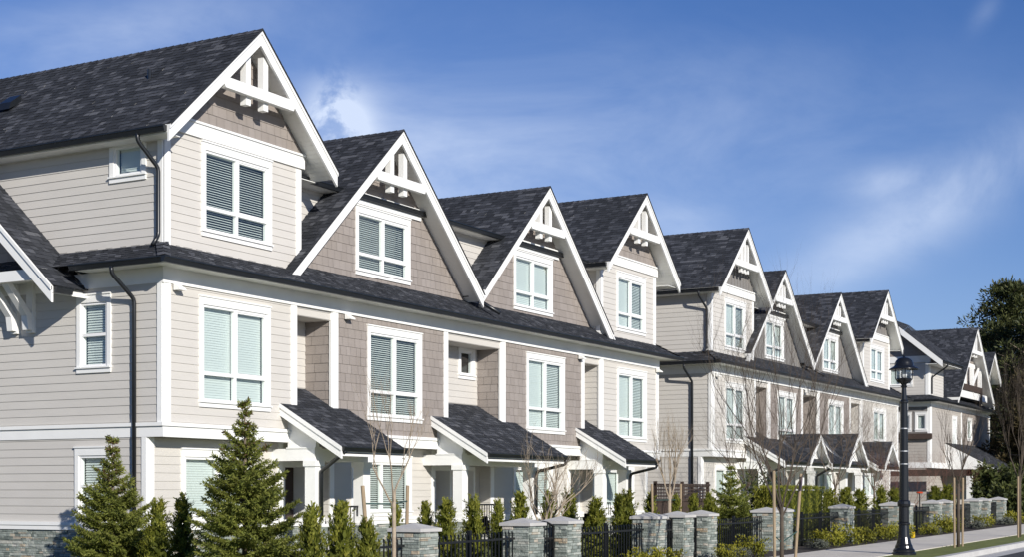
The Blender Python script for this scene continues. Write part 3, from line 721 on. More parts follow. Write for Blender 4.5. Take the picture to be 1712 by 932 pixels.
        m = MB(); m.prism([(gx - gw + .22, ye + .25, za - gw * .9 + .06), (gx + gw - .22, ye + .25, za - gw * .9 + .06), (gx, ye + .25, za - .13)], (0, .05, 0)); m.box(gx - gw, gx + gw, ye + .2, ye + .32, za - gw * .9 - .22, za - gw * .9 + .06); m.build('gable_panel', white, gr)
B1 = dict(name='townhouse_row', X0=0.0, X1=23.45, dz=0.0, group='terraces along the street', left_detail=True, wing_y=1.9,
  label='nearest terrace of cream and taupe townhouses, its side wall in view',
  units=[dict(kind='end', apex=(2.42, 11.12), feet=(-.31, 5.07), w3=(.1, 4.45), win3=(1.21, 3.43, 6.75, 8.64), box=(0, 4.17), win2=(1.03, 3.26, 3.3, 5.5), blind2='closed', blind3='open', tie=9.68),
         dict(kind='mid', apex=(8.10, 10.28), feet=(3.70, 11.93), win3=(6.92, 9.24, 6.72, 8.34), box=(5.48, 10.37), win2=(6.83, 9.15, 3.28, 5.48), blind2='open', blind3='open', cut=(6.28, None)),
         dict(kind='mid', apex=(15.56, 10.25), feet=(11.93, 19.70), win3=(14.47, 16.76, 6.70, 8.36), box=(13.1, 18.03), win2=(14.47, 16.76, 3.26, 5.47), blind2='mid', blind3='closed', cut=(None, 6.28)),
         dict(kind='end', apex=(21.51, 11.05), feet=(18.8, 24.24), w3=(19.3, 23.45), win3=(20.47, 22.63, 6.65, 8.5), box=(19.12, 23.45), win2=(20.3, 22.5, 3.2, 5.46), blind2='mid', blind3='mid', tie=9.62)],
  ground=[(0, 4.2, .4), (4.2, 5.9, .75), (5.9, 10.4, .4), (10.4, 13.2, .75), (13.2, 17.9, .4), (17.9, 19.4, .75), (19.4, 23.45, .4)],
  gwin=[(.95, 3.2, 1.02, 2.46, 'pair', 'closed'), (6.75, 9.3, 1.02, 2.46, 'pair', 'open'), (14.45, 16.75, 1.02, 2.42, 'pair', 'mid'), (20.2, 22.4, 1.02, 2.42, 'pair', 'closed')],
  doors=[(4.62, 5.72), (10.85, 11.75), (12.0, 12.95), (18.2, 19.2)], door_y=.75,
  gjambs=[(4.2, .4, .75), (5.9, .4, .75), (10.4, .4, .75), (13.2, .4, .75), (17.9, .4, .75), (19.4, .4, .75)],
  recess=[(4.17, 5.48, (3.95, 4.62, 4.5, 5.35)), (10.37, 13.1, (12.1, 12.95, 4.62, 5.5)), (18.03, 19.12, None)],
  main=(4.3, 19.4), posts=(-.28, .28), pw=.15,
  side3=(.5, 1.46, 7.72, 8.56), sidewin=[(1.33, 2.25, 3.97, 5.52, 'hung', 'half'), (1.33, 2.30, 1.0, 2.48, 'hung', 'half')],
  porch=[dict(x=(3.6, 6.05), rec=(4.17, 5.48), sp='left', rail=(5.0, 5.55)), dict(x=(9.6, 13.85), rec=(10.37, 13.1), sp='right', rail=(10.4, 11.6)), dict(x=(17.5, 19.8), rec=(18.03, 19.12), sp='right', rail=(17.9, 18.5))],
  sp3=.15, sp2=.67, hoods=[.25, 5.9, 17.6, 23.2], vents=[(1.0, 5.3, .35, 9.9), (19.6, 2.1, .45, 9.35)], lying=[(11.93, 0, 6.75)])
B2 = dict(name='townhouse_row', X0=28.15, X1=52.8, dz=0.2, group='terraces along the street', board=True,
  label='middle terrace with grey vertical boards in its gables, half hidden behind bare trees',
  units=[dict(kind='end', apex=(30.55, 11.15), feet=(27.85, 33.25), w3=(28.25, 32.6), win3=(29.6, 31.75, 6.62, 8.5), box=(28.15, 32.55), win2=(29.4, 31.5, 3.2, 5.4), blind2='mid', blind3='mid', tie=9.66),
         dict(kind='mid', apex=(35.5, 10.25), feet=(31.55, 39.2), win3=(34.7, 36.9, 6.7, 8.36), box=(33.97, 38.1), win2=(35.0, 37.2, 3.2, 5.4), blind2='closed', blind3='closed', cut=(6.3, None)),
         dict(kind='mid', apex=(42.85, 10.2), feet=(39.2, 46.9), win3=(42.0, 44.2, 6.7, 8.36), box=(40.1, 44.8), win2=(41.5, 43.7, 3.2, 5.4), blind2='closed', blind3='closed', cut=(None, 6.3)),
         dict(kind='end', apex=(49.35, 11.05), feet=(46.6, 52.1), w3=(47.0, 51.6), win3=(48.3, 50.6, 6.65, 8.4), box=(46.4, 52.8), win2=(48.4, 50.6, 3.2, 5.4), blind2='closed', blind3='closed', tie=9.62)],
  ground=[(28.15, 32.5, .4), (32.5, 34.0, .75), (34.0, 38.0, .4), (38.0, 40.1, .75), (40.1, 44.8, .4), (44.8, 46.4, .75), (46.4, 52.8, .4)],
  gwin=[(29.4, 31.6, 1.1, 2.4, 'pair', 'closed'), (34.9, 37.0, 1.1, 2.4, 'pair', 'closed'), (41.4, 43.6, 1.1, 2.4, 'pair', 'closed'), (48.2, 50.6, 1.1, 2.4, 'pair', 'closed')],
  doors=[(32.8, 33.8), (38.4, 39.4), (45.1, 46.1)], door_y=.75, gjambs=[(32.5, .4, .75), (34.0, .4, .75), (38.0, .4, .75), (40.1, .4, .75), (44.8, .4, .75), (46.4, .4, .75)],
  recess=[(32.55, 33.97, None), (38.1, 40.1, (39.2, 39.9, 4.6, 5.4)), (44.8, 46.4, None)], main=(32.4, 47.2), posts=(-.33, 0, .33), pw=.11, side3=None, sidewin=[],
  porch=[dict(x=(31.3, 36.2), rec=(32.55, 33.97), sp='left', gables=[(35.2, 1.2)]), dict(x=(37.0, 42.0), rec=(38.1, 40.1), sp='left', gables=[(40.4, 1.4)]), dict(x=(43.6, 47.4), rec=(44.8, 46.4), gables=[(45.6, 1.2)])],
  sp3=.2, sp2=.72, hoods=[28.4, 38.3], vents=[], lying=[(39.2, 0, 6.95)])
row1 = block(B1); row2 = block(B2)
# the bracketed side gable on the nearest wall
m = MB(); ya, zr_, hw = 5.0, 8.42, 3.05; xw = -.95
def wy(t): return ya - t
s_ = .92; zf = zr_ - hw * s_
roof(m, (xw, ya - hw, zf), (.1, ya - hw, zf), (.1, ya, zr_), (xw, ya, zr_), seed=301)
roof(m, (.1, ya + hw, zf), (xw, ya + hw, zf), (xw, ya, zr_), (.1, ya, zr_), seed=302)
wr = m.build('bracketed_gable_roof', roofm, row1)
m = MB()
for s in (-1, 1):
    m.prism([(xw - .03, ya, zr_ - .02), (xw - .03, ya + s * hw, zf - .02), (xw - .03, ya + s * hw, zf - .33), (xw - .03, ya, zr_ - .36)], (.05, 0, 0))
    m.prism([(xw - .06, ya, zr_ + .0), (xw - .06, ya + s * hw, zf + .0), (xw - .06, ya + s * hw, zf - .09), (xw - .06, ya, zr_ - .09)], (.05, 0, 0))
m.build('barge_board', white, wr)
m = MB()
for s in (-1, 1): m.prism([(xw, ya, zr_ - .16), (xw, ya + s * hw, zf - .16), (xw, ya + s * hw, zf - .14), (xw, ya, zr_ - .14)], (.95, 0, 0))
m.build('soffit', soffm, wr)
m = MB(); cladding(m, SIDE(-.03), [(ya - hw + .5, 6.0), (ya + hw - .5, 6.0), (ya, 8.3)], expo=.205, shingle=.24, seed=303); m.build('shingle_wall', taupe, wr)
m = MB(); m.box(-.72, -.05, ya - hw + .45, ya + hw - .45, 5.86, 5.98); m.box(-.85, -.70, ya - hw + .4, ya + hw - .4, 5.78, 6.0); m.build('bracket_beam', white, wr)
gutter('gutter', (xw + .02, ya - hw, zf - .03), (-.5, ya - hw, zf - .03), (0, -1, 0), wr)
for y in (3.5, 3.95, 6.0, 6.5):
    m = MB(); w = .09
    m.box(-.1, 0.02, y - w, y + w, 4.85, 5.86)
    m.prism([(-.78, y - w + .01, 5.80), (-.62, y - w + .01, 5.80), (-.1, y - w + .01, 5.22), (-.02, y - w + .01, 4.90), (-.20, y - w + .01, 4.90), (-.24, y - w + .01, 5.18)], (0, 2 * w - .02, 0))
    m.build('knee_bracket', white, wr)
m = MB(); m.tube([(1.35, 1.6, 10.0), (1.35, 1.6, 10.32)], .04, 8); m.build('vent_pipe', black, row1)
# ------------------------------------------------------------------ the corner building at the far end
def corner_building():
    X = 59.3; X1 = 74.0; B = thing('corner_house', 'farthest building of the street, with a brown porch beam and gable balcony', 'building', (X, 0, g(X)), 'terraces along the street', world=True)
    w = MB(); lw = MB(); sh = MB(); tr = MB(); YB = 9.0
    h3 = window(SIDE(X + .1), .95, 2.3, 7.3, 8.45, B, 'pair', 'closed', seed=5)
    cladding(w, SIDE(X + .1), [(.1, 6.4), (YB, 6.4), (YB, 8.7), (.1, 8.7)], [h3], seed=1)
    hs = [window(SIDE(X), .15, .82, 4.85, 5.9, B, 'small', 'half', seed=6), window(SIDE(X), 1.0, 1.75, 4.85, 5.9, B, 'small', 'closed', seed=7)]
    gw = MB(); cladding(gw, SIDE(X), [(0, 4.6), (YB, 4.6), (YB, 6.5), (0, 6.5)], hs, seed=2); gw.build('siding_wall', greyboard, B)  # upper band of this side wall in darker grey than the wall below
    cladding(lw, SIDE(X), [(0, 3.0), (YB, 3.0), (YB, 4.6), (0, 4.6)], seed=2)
    m = MB(); SIDE(X).box(m, -.1, 4, 4.45, 4.75, -.02, .25); m.build('balcony_beam', brownwood, B)
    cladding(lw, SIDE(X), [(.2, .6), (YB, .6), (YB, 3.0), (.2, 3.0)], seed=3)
    SIDE(X).box(tr, -.05, YB, 2.9, 3.2, -.02, .05); SIDE(X).box(tr, -.05, YB, 6.2, 6.5, -.02, .04); SIDE(X).box(tr, 0, .15, 3.2, 6.2, -.02, .03)
    SIDE(X + .1).box(tr, .0, YB, 8.6, 8.95, -.02, .05); SIDE(X + .1).box(tr, .1, .28, 6.4, 8.6, -.02, .03)
    k = .83; ya, za = 2.15, 11.05
    cladding(sh, SIDE(X + .07), [(.1, 8.95), (4.2, 8.95), (ya, za - .25)], expo=.2, shingle=.25, seed=4)
    # front
    hol = [window(FRONT(0), 67.9, 69.1, 4.6, 5.95, B, 'small', 'closed', seed=8), window(FRONT(0), 64.2, 65.3, 3.4, 5.9, B, 'pair', 'closed', seed=9)]
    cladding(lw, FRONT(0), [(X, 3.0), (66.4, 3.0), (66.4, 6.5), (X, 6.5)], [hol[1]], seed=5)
    cladding(sh, FRONT(0), [(66.4, 3.0), (X1, 3.0), (X1, 6.5), (66.4, 6.5)], [hol[0]], expo=.2, shingle=.25, seed=6)
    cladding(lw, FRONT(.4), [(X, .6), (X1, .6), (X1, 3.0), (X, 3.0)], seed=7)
    cladding(w, FRONT(.1), [(X + .1, 6.4), (62.6, 6.4), (62.6, 8.8), (X + .1, 8.8)], seed=8); cladding(w, RSIDE(62.6), [(.1, 6.4), (3, 6.4), (3, 8.8), (.1, 8.8)], seed=13)
    for x in (X, 66.3, X1 - .25): FRONT(0).box(tr, x, x + .25, 3.2, 6.2, -.02, .03)
    FRONT(0).box(tr, X, X1, 6.2, 6.5, -.02, .045); FRONT(0).box(tr, X - .04, X1, 2.9, 3.2, -.02, .05); FRONT(.1).box(tr, X + .1, X + .35, 6.4, 8.6, -.02, .03)
    cladding(w, RSIDE(X1), [(0, 0), (YB, 0), (YB, 6.5), (0, 6.5)], seed=9); BACK(YB).box(w, X, X1, 0, 8.5, -.2, 0)
    m = MB(); roof(m, (X - .5, -.5, 6.55), (X1 + .7, -.5, 6.55), (X1 - .6, .8, 7.2), (X + .8, .8, 7.2), seed=1); roof(m, (X - .5, YB, 6.55), (X - .5, -.5, 6.55), (X + .8, .8, 7.2), (X + .8, YB, 7.2), seed=2); roof(m, (X1 + .7, -.5, 6.55), (X1 + .7, YB, 6.55), (X1 - .6, YB, 7.2), (X1 - .6, .8, 7.2), seed=3)
    m.build('skirt_roof', roofm, B)
    gutter('gutter', (X - .6, -.5, 6.55), (X1 + .8, -.5, 6.55), (0, -1, 0), B); gutter('gutter', (X - .5, -.5, 6.549), (X - .5, YB, 6.549), (-1, 0, 0), B)
    m = MB(); m.box(X - .5, X1 + .7, -.5, 0, 6.44, 6.455); m.box(X - .5, X, 0, YB, 6.44, 6.455); m.build('eave_soffit', soffm, B)
    # gable facing the street side, ridge along the street
    m = MB(); xb = X - .65; hw = 2.95; zf = za - hw * k
    xe = 63.1; roof(m, (xb, ya - hw, zf), (xe, ya - hw, zf), (xe, ya, za), (xb, ya, za), seed=5); roof(m, (xe, ya + hw, zf), (xb, ya + hw, zf), (xb, ya, za), (xe, ya, za), seed=6); cladding(w, RSIDE(62.9), [(ya - hw + .3, zf), (ya + hw - .3, zf), (ya, za - .15)], seed=14); m.build('main_roof', roofm, B)
    for s in (-1, 1):
        m = MB(); m.prism([(xb - .03, ya, za - .02), (xb - .03, ya + s * hw, zf - .02), (xb - .03, ya + s * hw, zf - .35), (xb - .03, ya, za - .38)], (.06, 0, 0)); m.build('barge_board', white, B)
    m = MB()
    for s in (-1, 1): m.prism([(xb, ya, za - .18), (xb, ya + s * hw, zf - .18), (xb, ya + s * hw, zf - .16), (xb, ya, za - .16)], (.7, 0, 0))
    m.prism([(xb, ya - hw, zf - .18), (63, ya - hw, zf - .18), (63, .1, zf - .18), (xb, .1, zf - .18)], (0, 0, .02))
    m.build('soffit', soffm, B)
    gutter('gutter', (xb + .1, ya - hw, zf), (63.1, ya - hw, zf), (0, -1, 0), B)
    spout([(X + .35, ya - hw - .05, zf - .1), (X + .35, ya - hw - .03, zf - .25), (X + .5, .03, zf - .8), (X + .5, .03, 6.9)], B)
    # big front gable
    xa, zq, hw = 69.1, 11.35, 4.75
    gable_roof(B, xa, zq, xa - hw, xa + hw, -.35, 9.0, seed=40); barge(B, xa, zq, xa - hw, xa + hw, -.35); truss(B, xa, zq, -.35, 9.75, (-.3, .3), .14)
    kk = lambda z: (zq - .17 - z) / SL
    h = window(FRONT(.3), 67.3, 69.0, 7.45, 9.0, B, 'pair', 'closed', seed=11)
    cladding(sh, FRONT(.3), [(xa - kk(7.2), 7.2), (xa + kk(7.2), 7.2), (xa, zq - .17)], [h], expo=.2, shingle=.25, seed=10)
    FRONT(.3).box(tr, xa - kk(9.3), xa + kk(9.3), 9.05, 9.3, -.02, .06)
    for x in (69.3, 71.4): FRONT(-.05).box(tr, x, x + .22, 7.2, 9.05, -.2, 0)
    tr.prism([(69.5, -.04, 8.2), (69.5, -.04, 7.95), (71.0, -.04, 8.95), (71.0, -.04, 9.1)], (0, .1, 0))
    m = MB(); FRONT(-.12).box(m, 66.6, 71.5, 7.55, 7.9, -.1, 0); FRONT(-.1).box(m, 71.0, 71.5, 6.9, 7.55, -.1, 0); m.build('balcony_rail', brownwood, B)
    m = MB(); FRONT(-.08).box(m, 65.6, 73.0, 7.1, 7.5, -.08, 0); m.build('balcony_apron', white, B)
    # small gable beyond
    xa, zq, hw = 74.6, 10.35, 1.9
    gable_roof(B, xa, zq, xa - hw, xa + hw, -.2, 5.0, seed=50); barge(B, xa, zq, xa - hw, xa + hw, -.2)
    cladding(w, FRONT(.35), [(xa - 1.3, 6.6), (xa + 1.3, 6.6), (xa + 1.3, 8.9), (xa, zq - .2), (xa - 1.3, 8.9)], seed=11)
    # porch roof and its brown beam
    m = MB(); roof(m, (62.6, -2.6, 2.95), (71.8, -2.6, 2.95), (71.8, 0, 4.35), (62.6, 0, 4.35), seed=60); pr = m.build('porch_roof', roofm, B)
    m = MB(); m.prism([(62.6, 0, 4.3), (62.6, -2.6, 2.93), (62.6, -2.6, 2.65), (62.6, 0, 2.9)], (.06, 0, 0)); m.build('rake_board', white, pr)
    m = MB(); m.box(58.2, 71.9, -2.4, -2.15, 2.45, 2.8); m.box(58.2, 58.45, -2.4, 3.5, 2.45, 2.8); m.build('porch_beam', brownwood, B)
    for x in (58.35, 62.8, 67.5, 71.6):
        m = MB(); m.box(x - .14, x + .14, -2.42, -2.14, .4, 2.45); m.build('porch_column', white, B)
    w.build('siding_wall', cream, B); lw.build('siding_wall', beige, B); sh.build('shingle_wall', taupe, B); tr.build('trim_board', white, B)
    return B
corner_building()
def strip(name, y0, y1, dz, m, x0=-60, x1=110, tail=400, y2=None):
    mb = MB(); xs = [x0, -30, 0, 30, 60, x1, x1 + tail]
    for a, b in zip(xs, xs[1:]): mb.poly([(a, y0, g(a) + dz), (b, y0, g(b) + dz), (b, y1, g(b) + dz), (a, y1, g(a) + dz)])
    return tag(mb.build(name, m), kind='structure')
grassm = mat('lawn_grass', (0.15, 0.17, 0.038), 0.9, var=0.35, vscale=2.5, bump=0.6, bscale=120)
soilm = mat('dark_soil', (0.035, 0.026, 0.02), 0.95, var=0.4, vscale=5, bump=0.8, bscale=40)
asphaltm = mat('asphalt', (0.05, 0.05, 0.052), 0.85, var=0.2, vscale=2, bump=0.4, bscale=150)
walkm = mat('pavement_concrete', (0.62, 0.575, 0.50), 0.85, var=0.12, vscale=1.2, bump=0.2, bscale=90)
earthm = mat('field_ground', (0.06, 0.065, 0.03), 0.95, var=0.3, vscale=.2)
strip('ground', -300, 300, -0.06, earthm, x0=-300)
strip('road', -19.5, -12.75, 0.0, asphaltm)
strip('gutter_pan', -12.76, -12.28, 0.004, concrete)
strip('grass_verge_ground', -12.1, -10.95, 0.11, grassm)
strip('planting_bed_ground', -8.9, -6.0, 0.11, soilm)
strip('yard_ground', -6.0, 0.8, 0.12, grassm)
strip('unseen_bounce_ground', -70, -19.5, 0.11, concrete)  # unseen pale ground added across the road to bounce light onto the fronts
mb = MB()
xs = [-60, -30, 0, 30, 60, 110]
for a, b in zip(xs, xs[1:]): mb.hexa([(a, -12.30, g(a) - .1), (b, -12.30, g(b) - .1), (b, -12.1, g(b) - .1), (a, -12.1, g(a) - .1), (a, -12.27, g(a) + .125), (b, -12.27, g(b) + .125), (b, -12.1, g(b) + .13), (a, -12.1, g(a) + .13)])
tag(mb.build('kerb', concrete), kind='structure')
mb = MB(); x = -60
while x < 110:
    mb.hexa([(x + .006, -10.95, g(x) - .05), (x + 1.494, -10.95, g(x + 1.5) - .05), (x + 1.494, -8.9, g(x + 1.5) - .05), (x + .006, -8.9, g(x) - .05), (x + .006, -10.95, g(x) + .125), (x + 1.494, -10.95, g(x + 1.5) + .125), (x + 1.494, -8.9, g(x + 1.5) + .125), (x + .006, -8.9, g(x) + .125)]); x += 1.5
tag(mb.build('pavement', walkm), kind='structure')
# ------------------------------------------------------------------ plants
def leafquad(mb, p, d, up, l, w, r):
    d = d.normalized(); s = d.cross(up)
    if s.length < 1e-3: s = d.orthogonal()
    s = s.normalized() * w / 2
    mb.poly([p - s * .5, p + d * l * .45 - s, p + d * l, p + d * l * .45 + s], r)
def rv(rr): 
    while True:
        v = Vector((rr.uniform(-1, 1), rr.uniform(-1, 1), rr.uniform(-1, 1)))
        if .05 < v.length < 1: return v.normalized()
def make_spruce(root, h, rad, seed, brown_top=True, dens=1.0, zmin=.03):
    rr = random.Random(seed); tk = MB(); fo = MB(); bu = MB()
    tk.tube([(0, 0, 0), (.01, 0, h * .5), (0, .01, h)], [.055 * h / 3 + .01, .035 * h / 3, .006], 7)
    z = h * zmin + .08; brs = []
    while z < h * .985:
        t = z / h; L = rad * (max(0, 1 - t * 1.02) ** .95) * (1 - .25 * max(0, (t - .6) / .4)) * (.8 + .2 * min(1, t * 6))
        L *= 1 - .5 * max(0, (t - .74) / .26)
        L = max(L, .05)
        n = int((10 if t < .6 else 5 if t < .85 else 4) * dens)
        a0 = rr.uniform(0, 6.3)
        for i in range(n):
            a = a0 + 6.283 * i / n + rr.uniform(-.3, .3); ln = L * rr.uniform(.72, 1.15); zz = z + rr.uniform(-.04, .04)
            slope = -.22 + .75 * t + rr.uniform(-.1, .1)
            brs.append((Vector((0, 0, zz)), Vector((math.cos(a), math.sin(a), 0)), ln, slope, t))
        z += (.185 - .03 * t) * h / 3 / dens
    for (o, d, ln, slope, t) in brs:
        def pt(s): return o + d * (ln * s) + Vector((0, 0, ln * (slope * s + .22 * s * s)))
        pts = [pt(s) for s in (0, .33, .66, 1)]
        tk.tube(pts, [.012, .008, .006, .003], 4, cap=False)
        side = Vector((-d.y, d.x, 0))
        step = .055; s = .16
        while s <= 1.0:
            p = pt(s); fw = (pt(min(1, s + .05)) - pt(s - .05)).normalized()
            for sg in (-1, 1, 0):
                tl = (.34 * ln * (1.08 - s) + .075) * rr.uniform(.7, 1.15) if sg else .1
                td = (fw * .75 + side * sg * .9 + Vector((0, 0, rr.uniform(-.38, .05)))).normalized() if sg else (fw + Vector((0, 0, rr.uniform(-.1, .35)))).normalized()
                q = 0.0; base = rr.random() ** 1.1
                while q < tl:
                    pp = p + td * q + Vector((0, 0, -.25 * q * q))
                    for e in range(4):
                        nd = (td * .9 + rv(rr) * .75).normalized()
                        leafquad(fo, pp, nd, rv(rr), rr.uniform(.05, .085), rr.uniform(.014, .024), min(1, max(0, base * .55 + rr.random() * .45)))
                    q += .036
                if brown_top and t > .62 and rr.random() < .5 * (t - .4):
                    for e in range(5): leafquad(bu, p + td * tl * .8, rv(rr), rv(rr), .07, .035, rr.random())
            s += step / max(ln, .12)
    tk.build('trunk', bark, root); fo.build('needles', sprucem, root)
    if bu.v: bu.build('cone_buds', budm, root)['kind'] = 'stuff'
def cedar_mesh(seed, h=1.4, rad=.23, n=3600, tips=True):
    rr = random.Random(seed); mb = MB()
    ph = [rr.uniform(0, 6.3) for _ in range(6)]
    def R_(z, a):
        t = z / h; base = rad * min(1, (t * 5 + .35)) * max(0.02, (1 - t) ** .62) * 1.12
        return base * (1 + .16 * math.sin(3 * a + ph[0] + 5 * t) + .13 * math.sin(5 * a + ph[1] - 9 * t) + .10 * math.sin(17 * t + ph[2] + 2 * a))
    nclump = 190
    for c in range(nclump):
        z = h * (rr.random() ** 1.1) * .96; a = rr.uniform(0, 6.283); r = R_(z, a) * rr.uniform(.62, 1.02)
        cc = Vector((r * math.cos(a), r * math.sin(a), z)); out = Vector((math.cos(a), math.sin(a), 0)); shade = rr.random()
        ax = (Vector((0, 0, 1)) + out * rr.uniform(.1, .55) + rv(rr) * .2).normalized(); L = rr.uniform(.08, .17)
        for i in range(n // nclump):
            q = rr.random(); p = cc + ax * L * (q - .3) + rv(rr) * .035 * (1.1 - q)
            leafquad(mb, p, (ax + rv(rr) * .55).normalized(), out + rv(rr) * .6, rr.uniform(.035, .07), rr.uniform(.012, .022), min(1, max(0, shade * .65 + rr.random() * .35)))
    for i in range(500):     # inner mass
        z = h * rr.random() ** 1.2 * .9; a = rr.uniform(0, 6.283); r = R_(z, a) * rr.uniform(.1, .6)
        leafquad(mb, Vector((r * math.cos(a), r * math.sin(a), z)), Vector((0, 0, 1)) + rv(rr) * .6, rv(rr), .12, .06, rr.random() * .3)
    return mb
def bare_tree(mb, p, d, L, r, depth, rr, spread=.5, up=.25, nch=(2, 4), wob=.12, shrink=(.62, .85)):
    pts = [p]; q = Vector(p); dd = d.normalized(); n = 4
    for i in range(n):
        dd = (dd + rv(rr) * wob + Vector((0, 0, up * .12))).normalized(); q = q + dd * (L / n); pts.append(q.copy())
    r1 = r * .62 if depth else r * .25
    mb.tube(pts, [r + (r1 - r) * i / n for i in range(n + 1)], 6 if r > .02 else 4, cap=False)
    if depth <= 0: return
    for i in range(rr.randint(*nch)):
        k = rr.choice((2, 3, 4, 4)); b = pts[k]
        nd = (dd * .8 + rv(rr) * spread + Vector((0, 0, up))).normalized()
        bare_tree(mb, b, nd, L * rr.uniform(*shrink), r1 * rr.uniform(.7, .95), depth - 1, rr, spread, up, nch, wob, shrink)
def young_tree(x, y, h_fork, h, label, seed, r=.035, m=None, depth=4, spread=.55, up=.3, forks=4, name='bare_tree', group='bare young trees', cat='tree', lean=(0, 0)):
    t = thing(name, label, cat, (x, y, g(x) + .1), group); rr = random.Random(seed); m = m or bark
    mb = MB(); tr_ = [(0, 0, -.1), (lean[0] * .5, lean[1] * .5, h_fork * .5), (lean[0], lean[1], h_fork)]
    mb.tube(tr_, [r, r * .9, r * .8], 8); mb.build('trunk', m, t, smooth=True)
    mb = MB(); top = Vector(tr_[-1]); L = (h - h_fork) * .42
    for i in range(forks):
        a = 6.283 * i / forks + rr.uniform(-.4, .4); nd = Vector((math.cos(a) * spread, math.sin(a) * spread, 1))
        bare_tree(mb, top - Vector((0, 0, rr.uniform(0, h_fork * .2))), nd, L * rr.uniform(.7, 1.1), r * .42, depth, rr, spread, up)
    mb.build('crown', m, t)
    return t
def stake(x0, y0, x1, y1, h, label, r=.028, group='wooden tree stakes'):
    t = MB(); z = g(x0) + .0; t.tube([(0, 0, 0), (x1 - x0, y1 - y0, h)], r, 8)
    o = t.build('tree_stake', stakewood); o.location = (x0, y0, z); return tag(o, label, 'stake', group)
def tie(pts, label):
    mb = MB(); mb.tube(pts, .012, 6); tag(mb.build('tree_tie', rubber), label, 'tie', 'straps tying trees to stakes')
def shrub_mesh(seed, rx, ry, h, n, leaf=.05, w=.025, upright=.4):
    rr = random.Random(seed); mb = MB(); stems = [(rr.uniform(-rx, rx) * .9, rr.uniform(-ry, ry) * .9, rr.uniform(.55, 1.05) * h) for _ in range(max(6, n // 60))]
    for i in range(n):
        sx, sy, sh = rr.choice(stems); q = rr.random() ** .7
        k = math.sqrt(max(0, 1 - (sx / rx) ** 2 * .8)) if rx else 1
        p = Vector((sx + rr.gauss(0, .05), sy + rr.gauss(0, .05), sh * q * (.6 + .4 * k)))
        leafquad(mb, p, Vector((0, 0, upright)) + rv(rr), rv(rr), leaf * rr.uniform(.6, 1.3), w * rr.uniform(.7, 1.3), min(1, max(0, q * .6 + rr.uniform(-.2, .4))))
    return mb
# the two spruces
t = thing('spruce_tree', 'shorter of the two spruces, beside the nearest side wall', 'tree', (-1.85, -.5, g(0) - .25), 'young spruces')
make_spruce(t, 2.85, 1.12, 5)
t = thing('spruce_tree', 'taller of the two spruces, brown at its thin tip', 'tree', (-3.0, -4.5, g(-3) + .05), 'young spruces')
make_spruce(t, 3.05, 1.16, 8)
t = thing('spruce_tree', 'small dark spruce in front of the middle terrace near the lattice fence', 'tree', (13.6, -6.35, g(13) + .05), 'young spruces')
make_spruce(t, 2.2, .95, 12, brown_top=False, dens=.8)
# upright cedars
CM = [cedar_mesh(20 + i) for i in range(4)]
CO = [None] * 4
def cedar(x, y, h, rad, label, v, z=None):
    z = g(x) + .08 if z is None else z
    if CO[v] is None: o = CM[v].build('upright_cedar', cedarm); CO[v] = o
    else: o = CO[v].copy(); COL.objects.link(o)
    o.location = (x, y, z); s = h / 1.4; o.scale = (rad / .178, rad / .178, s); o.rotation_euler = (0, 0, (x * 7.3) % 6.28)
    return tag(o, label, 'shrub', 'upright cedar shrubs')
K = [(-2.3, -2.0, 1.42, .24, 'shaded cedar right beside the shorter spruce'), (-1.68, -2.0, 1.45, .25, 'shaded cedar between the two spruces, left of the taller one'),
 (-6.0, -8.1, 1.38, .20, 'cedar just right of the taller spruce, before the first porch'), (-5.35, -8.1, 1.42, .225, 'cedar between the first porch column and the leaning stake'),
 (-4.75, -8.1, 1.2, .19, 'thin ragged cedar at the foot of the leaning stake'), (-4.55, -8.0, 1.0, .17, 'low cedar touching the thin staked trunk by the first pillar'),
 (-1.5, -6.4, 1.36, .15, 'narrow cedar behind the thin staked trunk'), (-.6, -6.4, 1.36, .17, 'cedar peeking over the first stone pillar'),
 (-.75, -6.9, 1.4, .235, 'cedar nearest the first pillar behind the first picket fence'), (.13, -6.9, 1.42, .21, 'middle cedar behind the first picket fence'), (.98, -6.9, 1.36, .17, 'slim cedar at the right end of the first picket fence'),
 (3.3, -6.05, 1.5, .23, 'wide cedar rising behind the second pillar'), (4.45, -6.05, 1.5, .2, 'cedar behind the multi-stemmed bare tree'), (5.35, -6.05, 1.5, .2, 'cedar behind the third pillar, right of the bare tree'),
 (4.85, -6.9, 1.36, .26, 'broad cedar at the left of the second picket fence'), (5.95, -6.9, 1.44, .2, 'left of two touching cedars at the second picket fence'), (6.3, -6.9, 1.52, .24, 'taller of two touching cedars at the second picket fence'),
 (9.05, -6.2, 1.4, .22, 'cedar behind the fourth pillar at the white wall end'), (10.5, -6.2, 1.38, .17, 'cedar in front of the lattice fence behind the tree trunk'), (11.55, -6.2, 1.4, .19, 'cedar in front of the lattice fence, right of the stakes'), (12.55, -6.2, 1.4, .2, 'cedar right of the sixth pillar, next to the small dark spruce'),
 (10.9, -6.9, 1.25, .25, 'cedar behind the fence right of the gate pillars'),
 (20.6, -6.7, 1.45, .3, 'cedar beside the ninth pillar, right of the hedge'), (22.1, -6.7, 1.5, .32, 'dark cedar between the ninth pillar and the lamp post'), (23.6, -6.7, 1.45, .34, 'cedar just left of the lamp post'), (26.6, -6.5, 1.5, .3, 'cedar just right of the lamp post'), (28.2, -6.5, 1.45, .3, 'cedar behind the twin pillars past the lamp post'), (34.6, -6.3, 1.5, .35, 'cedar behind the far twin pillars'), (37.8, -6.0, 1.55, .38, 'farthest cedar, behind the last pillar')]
for i, k in enumerate(K): cedar(*k, i % 4)
